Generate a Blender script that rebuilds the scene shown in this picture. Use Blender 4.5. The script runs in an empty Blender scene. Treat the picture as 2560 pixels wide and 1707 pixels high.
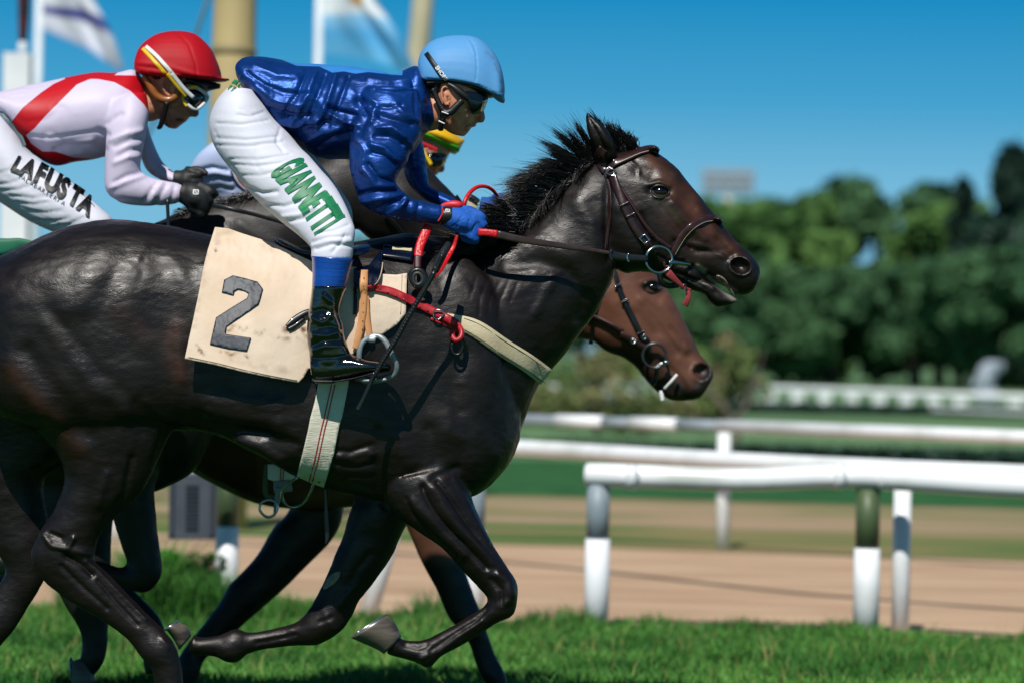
import bpy, bmesh, math, random
import numpy as np
from mathutils import Vector, Matrix
from mathutils.bvhtree import BVHTree
from mathutils.geometry import delaunay_2d_cdt

random.seed(7); RNG = np.random.default_rng(7)
SC = bpy.context.scene
COL = SC.collection

# ------------------------------------------------------------------ camera
CAM = np.array([0.0, -10.0, 1.3]); FPX = 8440.0; PITCH = 26.5 / FPX; ROLL = 0.018
fw = np.array([0, math.cos(PITCH), math.sin(PITCH)])
up0 = np.array([0, -math.sin(PITCH), math.cos(PITCH)]); rt0 = np.array([1.0, 0, 0])
RT = rt0 * math.cos(ROLL) + up0 * math.sin(ROLL)
UP = up0 * math.cos(ROLL) - rt0 * math.sin(ROLL)
cam = bpy.data.cameras.new('camera'); co = bpy.data.objects.new('camera', cam); COL.objects.link(co)
co.matrix_world = Matrix(((RT[0], UP[0], -fw[0], CAM[0]), (RT[1], UP[1], -fw[1], CAM[1]), (RT[2], UP[2], -fw[2], CAM[2]), (0, 0, 0, 1)))
cam.lens = FPX / 2560 * 36; cam.sensor_width = 36; cam.clip_start = 0.5; cam.clip_end = 6000
cam.dof.use_dof = True; cam.dof.focus_distance = 9.8; cam.dof.aperture_fstop = 2.5
SC.camera = co

# ------------------------------------------------------------------ light
SUN_TO = Vector((0.16, 0.63, -0.76)).normalized()        # the way the sunlight travels
sl = bpy.data.lights.new('sun', 'SUN'); so = bpy.data.objects.new('sun', sl); COL.objects.link(so)
sl.energy = 4.8; sl.angle = math.radians(0.5); sl.color = (1.0, 0.955, 0.89)
so.rotation_euler = (-SUN_TO).to_track_quat('Z', 'Y').to_euler()
w = bpy.data.worlds.new('World'); SC.world = w; w.use_nodes = True
nt = w.node_tree; nt.nodes.clear()
wo = nt.nodes.new('ShaderNodeOutputWorld'); bg = nt.nodes.new('ShaderNodeBackground')
sky = nt.nodes.new('ShaderNodeTexSky'); sky.sky_type = 'NISHITA'; sky.sun_disc = False
sky.sun_elevation = math.asin(-SUN_TO.z); sky.sun_rotation = math.atan2(-SUN_TO.x, -SUN_TO.y)
sky.air_density = 1.0; sky.dust_density = 0.3; sky.ozone_density = 3.0
tc = nt.nodes.new('ShaderNodeTexCoord'); mp = nt.nodes.new('ShaderNodeMapping')
mp.inputs['Location'].default_value = (0, 0, 0.03); mp.inputs['Scale'].default_value = (1, 1, 7.0)
nm = nt.nodes.new('ShaderNodeVectorMath'); nm.operation = 'NORMALIZE'
hs = nt.nodes.new('ShaderNodeHueSaturation'); hs.inputs['Hue'].default_value = 0.475; hs.inputs['Saturation'].default_value = 1.55
nt.links.new(tc.outputs['Generated'], mp.inputs[0]); nt.links.new(mp.outputs[0], nm.inputs[0])
nt.links.new(nm.outputs[0], sky.inputs[0]); nt.links.new(sky.outputs[0], hs.inputs['Color'])
sx = nt.nodes.new('ShaderNodeSeparateXYZ'); nt.links.new(tc.outputs['Generated'], sx.inputs[0])
rmp = nt.nodes.new('ShaderNodeValToRGB'); nt.links.new(sx.outputs['Z'], rmp.inputs[0]); E_ = rmp.color_ramp.elements
E_[0].position = 0; E_[0].color = (.28, .56, .74, 1); E_[1].position = 1; E_[1].color = (.035, .05, .09, 1)
for p_, c_ in ((.05, (.21, .53, .75)), (.075, (.07, .39, .67)), (.108, (.008, .275, .58)), (.3, (.02, .10, .23))): e_ = E_.new(p_); e_.color = c_ + (1,)
mxs = nt.nodes.new('ShaderNodeMix'); mxs.data_type = 'RGBA'; mxs.inputs[0].default_value = .86
scl = nt.nodes.new('ShaderNodeVectorMath'); scl.operation = 'SCALE'; scl.inputs['Scale'].default_value = 1 / .10
nt.links.new(rmp.outputs[0], scl.inputs[0]); nt.links.new(hs.outputs[0], mxs.inputs[6]); nt.links.new(scl.outputs[0], mxs.inputs[7]); nt.links.new(mxs.outputs[2], bg.inputs[0]); nt.links.new(bg.outputs[0], wo.inputs[0])
bg.inputs[1].default_value = 0.10
SC.view_settings.view_transform = 'Standard'; SC.view_settings.look = 'None'
SC.view_settings.exposure = 0.0; SC.view_settings.gamma = 1.0
SC.cycles.use_denoising = True; SC.cycles.max_bounces = 6; SC.cycles.use_adaptive_sampling = False
SC.cycles.sample_clamp_indirect = 6.0

# ------------------------------------------------------------------ photo frames -> world
FR = dict(P=(0, 0, 1), G=(0, 0, 1.08844), A=(0, 0, .4082), B=(480, 60, .4082), C=(1100, 260, .4974), D=(440, 520, .3444),
          E=(0, 500, .4464), F=(0, 1107, .3827), H=(600, 1050, .4191), R=(1200, 900, .5782), I=(1600, 360, .4465),
          J=(1060, 60, .1913), K=(1000, 420, .2041), M=(1500, 560, .3062), N=(320, 60, .2041), O=(0, 0, .1701), Q=(760, 0, .1531))
def px(fr, pts):
    ox, oy, k = FR[fr]; a = np.array(pts, float).reshape(-1, 2)
    return a * k + np.array([ox, oy])
def ray(p):
    p = np.atleast_2d(p)
    return fw + np.outer((p[:, 0] - 1280) / FPX, RT) + np.outer((853.5 - p[:, 1]) / FPX, UP)
def W(p, y):
    """photo pixels (n,2) -> world points on the plane Y = y"""
    r = ray(p); t = (np.broadcast_to(np.asarray(y, float), (len(r),)) - CAM[1]) / r[:, 1]
    return CAM + r * t[:, None]
def proj(V):
    d = V - CAM; z = d @ fw
    return np.stack([1280 + FPX * (d @ RT) / z, 853.5 - FPX * (d @ UP) / z], 1)

# ------------------------------------------------------------------ mesh tools
def smoothpath(st, sub=6, closed=False):
    st = np.array(st, float); n = len(st)
    if n < 3 and not closed:
        t = np.linspace(0, 1, sub * (n - 1) + 1)[:, None]; return st[0] * (1 - t) + st[-1] * t
    out = []
    rng = range(n if closed else n - 1)
    for i in rng:
        if closed: p0, p1, p2, p3 = st[i - 1], st[i], st[(i + 1) % n], st[(i + 2) % n]
        else: p0 = st[max(i - 1, 0)]; p1 = st[i]; p2 = st[i + 1]; p3 = st[min(i + 2, n - 1)]
        for k in range(sub):
            t = k / sub
            out.append(.5 * ((2 * p1) + (-p0 + p2) * t + (2 * p0 - 5 * p1 + 4 * p2 - p3) * t * t + (-p0 + 3 * p1 - 3 * p2 + p3) * t ** 3))
    if not closed: out.append(st[-1])
    return np.array(out)
def loft(fr, st, yc=0.0, n=28, sub=6, dome=False, sq=2.0, raw=False, shrink=1.0, ws=1.0):
    """st rows: x1,y1,x2,y2,w[,yc]: two outline points in photo pixels, half width in metres, centre depth. Closed tube."""
    rows = []
    ox, oy, k = FR[fr]
    for r in st:
        r = list(r) + ([yc] if len(r) < 6 else [])
        rows.append([r[0] * k + ox, r[1] * k + oy, r[2] * k + ox, r[3] * k + oy, r[4] * ws, r[5]])
    rows = smoothpath(rows, sub)
    V = []; m = len(rows)
    for r in rows:
        P1 = W(r[0:2], r[5])[0]; P2 = W(r[2:4], r[5])[0]; wd = max(r[4], .002)
        if dome:
            c = P2; a = P1 - P2
            for j in range(n):
                t = 2 * math.pi * j / n; s = math.sin(t); cc = math.cos(t)
                V.append(c + a * (max(cc, 0) ** .9 if cc > 0 else 0.06 * cc) + np.array([0, wd, 0]) * s)
        else:
            c = (P1 + P2) / 2; a = (P1 - P2) / 2 * shrink; wd *= shrink
            for j in range(n):
                t = 2 * math.pi * j / n; s = math.sin(t); cc = math.cos(t)
                e = 2.0 / (sq if not isinstance(sq, tuple) else sq[0] if cc > 0 else sq[1])
                V.append(c + a * math.copysign(abs(cc) ** e, cc) + np.array([0, wd, 0]) * math.copysign(abs(s) ** e, s))
    V = [np.array(v) for v in V]
    F = [(i * n + j, i * n + (j + 1) % n, (i + 1) * n + (j + 1) % n, (i + 1) * n + j) for i in range(m - 1) for j in range(n)]
    a = len(V); V.append(np.mean(V[:n], 0)); V.append(np.mean(V[(m - 1) * n:m * n], 0))
    F += [(a, (j + 1) % n, j) for j in range(n)] + [(a + 1, (m - 1) * n + j, (m - 1) * n + (j + 1) % n) for j in range(n)]
    return np.array(V), F
def tube(pts, rad, n=10, sub=4, closed=False):
    """round tube through world points"""
    pts = np.array(pts, float); rad = np.broadcast_to(np.asarray(rad, float), (len(pts),))
    q = smoothpath(np.hstack([pts, rad[:, None]]), sub, closed); P, R = q[:, :3], q[:, 3]; m = len(P); V = []
    ref = np.array([0, 1.0, 0.03])
    for i in range(m):
        t = (P[(i + 1) % m] - P[i - 1]) if closed else P[min(i + 1, m - 1)] - P[max(i - 1, 0)]
        t = t / (np.linalg.norm(t) + 1e-9)
        a = ref - t * (ref @ t)
        if np.linalg.norm(a) < .15: a = np.array([1.0, 0, 0]) - t * t[0]
        a /= np.linalg.norm(a); b = np.cross(t, a)
        for j in range(n):
            g = 2 * math.pi * j / n; V.append(P[i] + (a * math.cos(g) + b * math.sin(g)) * max(R[i], 5e-4))
    F = []
    for i in range(m if closed else m - 1):
        k = (i + 1) % m
        F += [(i * n + j, i * n + (j + 1) % n, k * n + (j + 1) % n, k * n + j) for j in range(n)]
    if not closed: F += [tuple(range(n))[::-1], tuple((m - 1) * n + j for j in range(n))]
    return np.array(V), F
def ptube(fr, pts, y, r, **k):
    """tube through photo pixels at depth(s) y"""
    return tube(W(px(fr, pts), y), r, **k)
def ball(c, r, n=16):
    r = np.broadcast_to(np.asarray(r, float), (3,)); V = []; m = n // 2
    for i in range(1, m):
        for j in range(n):
            a = math.pi * i / m; b = 2 * math.pi * j / n
            V.append(np.array(c) + r * np.array([math.sin(a) * math.cos(b), math.sin(a) * math.sin(b), math.cos(a)]))
    F = [(i * n + j, (i + 1) * n + j, (i + 1) * n + (j + 1) % n, i * n + (j + 1) % n) for i in range(m - 2) for j in range(n)]
    a = len(V); V += [np.array(c) + r * np.array([0, 0, 1]), np.array(c) - r * np.array([0, 0, 1])]
    F += [(a, j, (j + 1) % n) for j in range(n)] + [(a + 1, (m - 2) * n + (j + 1) % n, (m - 2) * n + j) for j in range(n)]
    return np.array(V), F
def box(c, s, rz=0):
    c = np.array(c, float); s = np.array(s, float) / 2
    V = np.array([[x, y, z] for x in (-1, 1) for y in (-1, 1) for z in (-1, 1)]) * s
    R = np.array([[math.cos(rz), -math.sin(rz), 0], [math.sin(rz), math.cos(rz), 0], [0, 0, 1]])
    return V @ R.T + c, [(0, 1, 3, 2), (4, 6, 7, 5), (0, 4, 5, 1), (2, 3, 7, 6), (0, 2, 6, 4), (1, 5, 7, 3)]
def join(parts):
    V = []; F = []; o = 0
    for v, f in parts:
        V.append(np.asarray(v)); F += [tuple(i + o for i in q) for q in f]; o += len(v)
    return np.vstack(V), F
def mk(V, F, name='m'):
    me = bpy.data.meshes.new(name); me.from_pydata([tuple(v) for v in V], [], [tuple(int(i) for i in f) for f in F]); return me
def fuse(parts, vox=.006, smooth=6):
    """one continuous surface round several closed pieces"""
    V, F = join(parts); me = mk(V, F); o = bpy.data.objects.new('t', me); COL.objects.link(o)
    md = o.modifiers.new('r', 'REMESH'); md.mode = 'VOXEL'; md.voxel_size = vox; md.adaptivity = 0
    dg = bpy.context.evaluated_depsgraph_get(); m2 = bpy.data.meshes.new_from_object(o.evaluated_get(dg))
    n = len(m2.vertices); V = np.empty(n * 3); m2.vertices.foreach_get('co', V); V = V.reshape(-1, 3)
    m = len(m2.polygons); F = np.empty(m * 4, int); m2.polygons.foreach_get('vertices', F) if len(m2.loops) == m * 4 else None
    F = F.reshape(-1, 4)
    bpy.data.objects.remove(o); bpy.data.meshes.remove(me); bpy.data.meshes.remove(m2)
    for _ in range(smooth): V = relax(V, F)
    return V, F
def edges(F):
    F = np.asarray(F); e = np.vstack([F[:, [i, (i + 1) % F.shape[1]]] for i in range(F.shape[1])]); e.sort(1)
    return np.unique(e, axis=0)
_ec = {}
def relax(V, F, k=.5):
    if _ec.get('F') is not F: _ec['F'] = F; _ec['e'] = edges(F)
    e = _ec['e']; n = len(V); S = np.zeros_like(V); c = np.zeros(n)
    for a, b in ((0, 1), (1, 0)):
        c += np.bincount(e[:, a], minlength=n)
        for d in range(3): S[:, d] += np.bincount(e[:, a], V[e[:, b], d], n)
    return V + k * (S / np.maximum(c, 1)[:, None] - V)
def normals(V, F):
    F = np.asarray(F); a = V[F[:, 2]] - V[F[:, 0]]; b = V[F[:, -1]] - V[F[:, 1]]; fn = np.cross(a, b); N = np.zeros_like(V)
    for i in range(F.shape[1]):
        for d in range(3): N[:, d] += np.bincount(F[:, i], fn[:, d], len(V))
    return N / (np.linalg.norm(N, axis=1)[:, None] + 1e-12)
def pdist(Q, pts):
    """pixel distance of points Q to a polyline"""
    d = np.full(len(Q), 1e9)
    if len(pts) == 1: return np.hypot(*(Q - pts[0]).T)
    for a, b in zip(pts[:-1], pts[1:]):
        ab = b - a; t = np.clip(((Q - a) @ ab) / (ab @ ab + 1e-9), 0, 1); d = np.minimum(d, np.hypot(*(Q - a - t[:, None] * ab).T))
    return d
def strokes(V, F, fr, S, side=-1, N=None):
    """raise / sink the near side of a surface along strokes: rows (width px, metres, [x,y, x,y ...]) in a photo frame"""
    N = normals(V, F) if N is None else N; Q = proj(V); fac = np.clip(N[:, 1] * side * 1.6, 0, 1); H = np.zeros(len(V)); k = FR[fr][2]
    for wd, amp, pts in S:
        P = smoothpath(px(fr, pts), 4) if len(pts) > 4 else px(fr, pts); wd = wd * k
        lo = P.min(0) - 3 * wd; hi = P.max(0) + 3 * wd
        m = np.where((Q > lo).all(1) & (Q < hi).all(1) & (fac > 0))[0]
        if len(m): H[m] += amp * np.exp(-(pdist(Q[m], P) / wd) ** 2)
    return V + N * (H * fac)[:, None]
def mask(V, fr, S, N=None, side=-1):
    Q = proj(V); H = np.zeros(len(V)); k = FR[fr][2]
    for wd, amp, pts in S:
        P = smoothpath(px(fr, pts), 4) if len(pts) > 4 else px(fr, pts)
        H += amp * np.exp(-(pdist(Q, P) / (wd * k)) ** 2)
    return np.clip(H, 0, 1)
def inpoly(Q, poly):
    x, y = Q[:, 0], Q[:, 1]; r = np.zeros(len(Q), bool); n = len(poly)
    for i in range(n):
        x1, y1 = poly[i - 1]; x2, y2 = poly[i]
        c = ((y1 > y) != (y2 > y)) & (x < (x2 - x1) * (y - y1) / ((y2 - y1) or 1e-9) + x1); r ^= c
    return r
def sdf(V, fr, polys, lim=14.0):
    """signed pixel distance to a set of polygons -> 0..1 attribute, 0.5 on the border"""
    Q = proj(V); best = np.full(len(V), -1e9)
    for p in polys:
        P = px(fr, p); c = np.vstack([P, P[:1]]); d = pdist(Q, c); best = np.maximum(best, np.where(inpoly(Q, P), d, -d))
    return np.clip(.5 + best / (2 * lim), 0, 1)
def vnoise(P, seed=0):
    """value noise of points (n,3), about -1..1"""
    I = np.floor(P).astype(np.int64); f = P - I; f = f * f * (3 - 2 * f); r = 0
    for dx in (0, 1):
        for dy in (0, 1):
            for dz in (0, 1):
                h = ((I[:, 0] + dx) * 73856093) ^ ((I[:, 1] + dy) * 19349663) ^ ((I[:, 2] + dz) * 83492791) ^ (seed * 2654435761)
                h = (h ^ (h >> 13)) * 1274126177 & 0xffffffff; h = (h ^ (h >> 16)) & 0xffff
                wgt = (f[:, 0] if dx else 1 - f[:, 0]) * (f[:, 1] if dy else 1 - f[:, 1]) * (f[:, 2] if dz else 1 - f[:, 2])
                r = r + wgt * (h / 32767.5 - 1)
    return r
def wrinkle(V, F, amp, sc, seed=0, warp=.6, ridge=True, rot=0):
    """cloth folds: warped ridged noise along the normal; sc = scale vector per metre"""
    c_, s_ = math.cos(rot), math.sin(rot)
    N = normals(V, F); P = np.stack([V[:, 0] * c_ + V[:, 2] * s_, V[:, 1], V[:, 2] * c_ - V[:, 0] * s_], 1) * np.array(sc); P = P + warp * np.stack([vnoise(P * .5, seed + i) for i in range(3)], 1)
    h = vnoise(P, seed + 5)
    if ridge == 'groove': h = -np.exp(-(h / .09) ** 2) * (vnoise(V * np.array(sc) * .35, seed + 9) > -.1)
    elif ridge: h = (1 - np.abs(h) * 2.2)
    return V + N * (h * amp)[:, None]

# ------------------------------------------------------------------ objects
def put(name, VF, mat, parent=None, smooth=True, attrs=None):
    V, F = VF[0], VF[1]
    me = mk(V, F, name)
    if smooth: me.polygons.foreach_set('use_smooth', [True] * len(me.polygons))
    for k, a in (attrs or {}).items():
        at = me.attributes.new(k, 'FLOAT', 'POINT'); at.data.foreach_set('value', np.asarray(a, np.float32))
    o = bpy.data.objects.new(name, me); COL.objects.link(o)
    if mat: me.materials.append(mat)
    if parent:
        o.parent = parent
        if parent.type == 'EMPTY':
            o.location = -parent.location
        else: o.location = (0, 0, 0)
    return o
def tag(o, label, cat, group=None, kind=None):
    if label: o['label'] = label
    if cat: o['category'] = cat
    if group: o['group'] = group
    if kind: o['kind'] = kind
    return o
def thing(name, label, cat, loc=(0, 0, 0), group=None):
    o = bpy.data.objects.new(name, None); COL.objects.link(o); o.location = loc; o.empty_display_size = .1
    return tag(o, label, cat, group)
def struct(name, VF, mat, smooth=False):
    o = put(name, VF, mat, None, smooth); o['kind'] = 'structure'; return o
def bvh(*vfs):
    V, F = join([(v, [tuple(q) for q in f]) for v, f in vfs]); return BVHTree.FromPolygons([tuple(v) for v in V], F)
def hit(b, p, fall=None):
    """nearest surface point seen through pixels p; misses take their depth from neighbours"""
    r = ray(p); out = np.full(len(r), np.nan); c = Vector(CAM)
    for i, d in enumerate(r):
        h = b.ray_cast(c, Vector(d))
        if h[0] is not None: out[i] = h[0].y
    ok = ~np.isnan(out)
    if not ok.any(): out[:] = 0.0 if fall is None else fall
    elif not ok.all():
        idx = np.arange(len(out)); out = np.interp(idx, idx[ok], out[ok])
    return out
def avg(a, k):
    if k <= 0: return a
    b = np.pad(a, k, mode='edge'); return np.convolve(b, np.ones(2 * k + 1) / (2 * k + 1), 'valid')
def strap(fr, pts, wd, b, off=.004, th=.003, sm=2, y=None, sub=5, lift=None):
    """leather strap lying on surface b (or hanging at depths y) along a pixel path, width wd in frame pixels"""
    wds = np.broadcast_to(np.asarray(wd, float), (len(np.array(pts).reshape(-1, 2)),)) * FR[fr][2] / 2
    P = np.hstack([px(fr, pts), wds[:, None]])
    if y is not None: P = np.hstack([P, np.broadcast_to(np.asarray(y, float), (len(P),))[:, None]])
    P = smoothpath(P, sub); C = P[:, :2]; w2 = P[:, 2]
    t = np.gradient(C, axis=0); t /= np.hypot(*t.T)[:, None] + 1e-9; nrm = np.stack([-t[:, 1], t[:, 0]], 1)
    ks = (-1, -.5, 0, .5, 1); L = []
    for s in ks:
        q = C + nrm * (w2 * s)[:, None]
        if y is not None: L.append(P[:, 3])
        else:
            hh = hit(b, q, fall=np.nan); L.append(np.minimum(avg(hh, sm), hh + .001))
    L = np.array(L)
    for j in (1, 3, 0, 4):
        if np.isnan(L[j]).any(): L[j] = L[j + 1 if j < 2 else j - 1]
    L = np.nan_to_num(L)
    if y is None:
        m = np.minimum(L, L[2] + .02); L = m
    V = []; n = len(C)
    for i in range(n):
        top = []; bot = []
        for j, s in enumerate(ks):
            q = C[i] + nrm[i] * w2[i] * s
            yy = L[j][i] - off - (0 if lift is None else lift)
            top.append(W(q, yy - (th if abs(s) < 1 else th * .5))[0]); bot.append(W(q, yy + th)[0])
        V += top + bot[::-1]
    m = 10; F = [(i * m + j, i * m + (j + 1) % m, (i + 1) * m + (j + 1) % m, (i + 1) * m + j) for i in range(n - 1) for j in range(m)]
    F += [tuple(range(m))[::-1], tuple((n - 1) * m + j for j in range(m))]
    return np.array(V), F
def patch(fr, poly, b, off=.006, th=.004, cell=9.0, rel=4, ridge=None, fall=None, curve=False, y=None, flare=None):
    """sheet covering a pixel polygon, lying on surface b"""
    P = px(fr, poly)
    if curve: P = smoothpath(P, 4, True)
    bd = []
    for a, c in zip(P, np.roll(P, -1, 0)):
        k = max(1, int(np.hypot(*(c - a)) / cell)); bd += [a + (c - a) * i / k for i in range(k)]
    bd = np.array(bd); lo = bd.min(0); hi = bd.max(0)
    gx, gy = np.meshgrid(np.arange(lo[0], hi[0], cell), np.arange(lo[1], hi[1], cell)); g = np.stack([gx.ravel(), gy.ravel()], 1)
    g = g + RNG.uniform(-.15, .15, g.shape) * cell
    if len(g): g = g[inpoly(g, bd) & (pdist(g, np.vstack([bd, bd[:1]])) > cell * .45)]
    al = np.vstack([bd, g]); n = len(bd)
    vs, _, fs, _, _, _ = delaunay_2d_cdt([Vector(v) for v in al], [], [list(range(n))], 1, 1e-4)
    al = np.array([tuple(v) for v in vs]); F = [tuple(f) for f in fs]
    if y is None:
        Y = hit(b, al, fall); T = np.array(F)
        for _ in range(rel):
            YY = np.stack([Y, Y, Y], 1); Y = relax(YY, T)[:, 0]
    else: Y = np.full(len(al), float(y))
    Y = Y - off - (flare(al) if flare else 0)
    top = W(al, Y - th)
    if ridge is not None: top = top + np.array([0, -1, 0]) * (vnoise(top * ridge[1], 3) * ridge[0])[:, None]
    bot = W(al, Y + th * .2); m = len(al)
    T = np.array(F); c = al[T]; ar = np.cross(c[:, 1] - c[:, 0], c[:, 2] - c[:, 0]); T[ar < 0] = T[ar < 0][:, ::-1]
    # boundary edges
    from collections import Counter
    cn = Counter(); 
    for f in T:
        for i in range(3): cn[tuple(sorted((f[i], f[(i + 1) % 3])))] += 1
    side = [(f[i], f[(i + 1) % 3]) for f in T for i in range(3) if cn[tuple(sorted((f[i], f[(i + 1) % 3])))] == 1]
    # screen y points down, so positive area faces away; flip for the top
    Fo = [tuple(f) for f in T] + [tuple(f[::-1] + m) for f in T] + [(b2, a2, a2 + m, b2 + m) for a2, b2 in side]
    return np.vstack([top, bot]), Fo
def words(txt, fr, o, ux, uy, b, off=.003, bold=.0, cell=.25, th=.0015, y=None):
    """lettering lying on surface b: origin o, one em along ux, up along uy (frame pixels)"""
    cu = bpy.data.curves.new('t', 'FONT'); cu.body = txt; cu.offset = bold; cu.resolution_u = 3
    ob = bpy.data.objects.new('t', cu); COL.objects.link(ob)
    dg = bpy.context.evaluated_depsgraph_get(); me = bpy.data.meshes.new_from_object(ob.evaluated_get(dg))
    bm = bmesh.new(); bm.from_mesh(me); bmesh.ops.triangulate(bm, faces=bm.faces[:])
    for _ in range(5):
        es = [e for e in bm.edges if e.calc_length() > cell]
        if not es: break
        bmesh.ops.subdivide_edges(bm, edges=es, cuts=1); bmesh.ops.triangulate(bm, faces=bm.faces[:])
    P = np.array([v.co[:2] for v in bm.verts]); bm.verts.index_update(); F = [tuple(v.index for v in f.verts) for f in bm.faces]
    bm.free(); bpy.data.objects.remove(ob); bpy.data.curves.remove(cu); bpy.data.meshes.remove(me)
    k = FR[fr][2]; Q = px(fr, [o]) + np.outer(P[:, 0], np.array(ux)) * k + np.outer(P[:, 1], np.array(uy)) * k
    Y = hit(b, Q) if y is None else np.full(len(Q), y)
    if y is None:
        T = np.array(F)
        for _ in range(2): Y = relax(np.stack([Y, Y, Y], 1), T)[:, 0]
    return W(Q, Y - off), F

# ------------------------------------------------------------------ materials
def rgb(h):
    if isinstance(h, tuple): return h + (1,)
    h = h.lstrip('#'); c = [int(h[i:i + 2], 16) / 255 for i in (0, 2, 4)]
    return tuple(((v + .055) / 1.055) ** 2.4 if v > .04 else v / 12.92 for v in c) + (1,)
def mat(name, c1, c2=None, rough=.6, metal=0, spec=.5, sc=8, det=5, bump=0, bsc=60, bdist=.002, stretch=(1, 1, 1), coat=0, sheen=0, thr=(.35, .65),
        attr=None, attrs=(), edge=.03, aniso=0, rvar=0):
    """principled material: noise between two colours, fine bump; attrs = [(attribute, colour, crisp)] laid over it"""
    m = bpy.data.materials.new(name); m.use_nodes = True; t = m.node_tree; b = t.nodes['Principled BSDF']; L = t.links
    g = t.nodes.new('ShaderNodeNewGeometry'); mpn = t.nodes.new('ShaderNodeMapping'); mpn.inputs['Scale'].default_value = stretch
    L.new(g.outputs['Position'], mpn.inputs[0])
    def noise(s, d, vec=mpn.outputs[0]):
        n = t.nodes.new('ShaderNodeTexNoise'); n.inputs['Scale'].default_value = s; n.inputs['Detail'].default_value = d; L.new(vec, n.inputs['Vector']); return n
    def mr(src, a, z, o0=0, o1=1):
        r = t.nodes.new('ShaderNodeMapRange'); r.inputs[1].default_value = a; r.inputs[2].default_value = z; r.inputs[3].default_value = o0; r.inputs[4].default_value = o1; L.new(src, r.inputs[0]); return r.outputs[0]
    def mixc(f, a, z):
        x = t.nodes.new('ShaderNodeMix'); x.data_type = 'RGBA'; L.new(f, x.inputs[0])
        if isinstance(a, tuple): x.inputs[6].default_value = a
        else: L.new(a, x.inputs[6])
        if isinstance(z, tuple): x.inputs[7].default_value = z
        else: L.new(z, x.inputs[7])
        return x.outputs[2]
    col = rgb(c1)
    n1 = noise(sc, det)
    if c2: col = mixc(mr(n1.outputs[0], *thr), rgb(c1), rgb(c2))
    for a, c, crisp in attrs:
        at = t.nodes.new('ShaderNodeAttribute'); at.attribute_name = a
        f = mr(at.outputs['Fac'], .5 - edge, .5 + edge) if crisp else at.outputs['Fac']
        col = mixc(f, col, rgb(c))
    if isinstance(col, tuple): b.inputs['Base Color'].default_value = col
    else: L.new(col, b.inputs['Base Color'])
    b.inputs['Roughness'].default_value = rough; b.inputs['Metallic'].default_value = metal
    b.inputs['Specular IOR Level'].default_value = spec; b.inputs['Coat Weight'].default_value = coat; b.inputs['Coat Roughness'].default_value = .08
    b.inputs['Sheen Weight'].default_value = sheen
    if rvar:
        n3 = noise(sc * 2.5, 4); L.new(mr(n3.outputs[0], .3, .7, rough - rvar, rough + rvar), b.inputs['Roughness'])
    if bump:
        n2 = noise(bsc, 5); bp = t.nodes.new('ShaderNodeBump'); bp.inputs['Strength'].default_value = bump; bp.inputs['Distance'].default_value = bdist
        L.new(n2.outputs[0], bp.inputs['Height']); L.new(bp.outputs[0], b.inputs['Normal'])
    m['n'] = 1
    return m
# ================================================================== the setting
def hz(x): return 880 + ROLL * (x - 1280)
def at(x, d, z=0.0):
    """world point at photo column x, distance d, height z"""
    X = (x - 1280) / FPX * d
    return np.array([X * (1 - 0) + 0, d - 10.0, z])
def gx(x, d): return (x - 1280) / FPX * d

M_turf = mat('turf', '#2c5a20', '#1a4016', rough=.9, spec=.1, sc=6, det=8, bump=.6, bsc=90, bdist=.03)
M_far_turf = mat('far_turf', '#6a8a62', '#54744e', rough=.95, spec=.1, sc=.6, det=6, stretch=(.3, 1, 1))
M_dirt = mat('dirt', '#c4a88c', '#a98c72', rough=.95, spec=.1, sc=1.6, det=8, bump=.5, bsc=25, bdist=.03, stretch=(.4, 1.6, 1))
M_verge = mat('verge', '#77784f', '#a38c72', rough=.95, spec=.1, sc=.8, det=7, stretch=(.35, 1.2, 1), thr=(.42, .58))
M_strip = mat('worn_turf', '#4a6b35', '#8b7c57', rough=.95, spec=.1, sc=.9, det=8, stretch=(.35, 1.2, 1), thr=(.40, .66))
M_green = mat('verge_green', '#38663a', '#27502c', rough=.95, spec=.1, sc=1.5, det=7)
def sheet(name, d0l, d0r, d1l, d1r, z, m, x0=-150, x1=150):
    """ground strip whose near / far edges run from photo left to photo right distances"""
    def edge(dl, dr):
        a = np.array([gx(0, dl), dl - 10]); b = np.array([gx(2560, dr), dr - 10]); t = b - a
        return a + t * (x0 - a[0]) / t[0], a + t * (x1 - a[0]) / t[0]
    a, b = edge(d0l, d0r); c, d = edge(d1l, d1r); n = 40; V = []; F = []
    for i in range(n + 1):
        p = a + (b - a) * i / n; q = c + (d - c) * i / n; V += [(p[0], p[1], z), (q[0], q[1], z)]
        if i: F.append((2 * i - 2, 2 * i, 2 * i + 1, 2 * i - 1))
    return struct(name, (np.array(V), F), m)
struct('ground', (np.array([(-3000, -60, -.004), (3000, -60, -.004), (3000, 5000, -.004), (-3000, 5000, -.004)]), [(0, 1, 2, 3)]), M_far_turf)
sheet('turf_course', 6, 6, 16.3, 15.6, 0, M_turf, -60, 60)
sheet('dirt_track', 16.3, 15.6, 23.6, 21.9, .004, M_dirt, -60, 60)
sheet('green_strip', 23.6, 21.9, 26.2, 24.8, .008, M_strip, -80, 80)
sheet('verge', 26.2, 24.8, 31.5, 29.5, .008, M_verge, -80, 80)
sheet('green_verge', 31.5, 29.5, 41.5, 40, .012, M_green, -80, 80)

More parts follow.
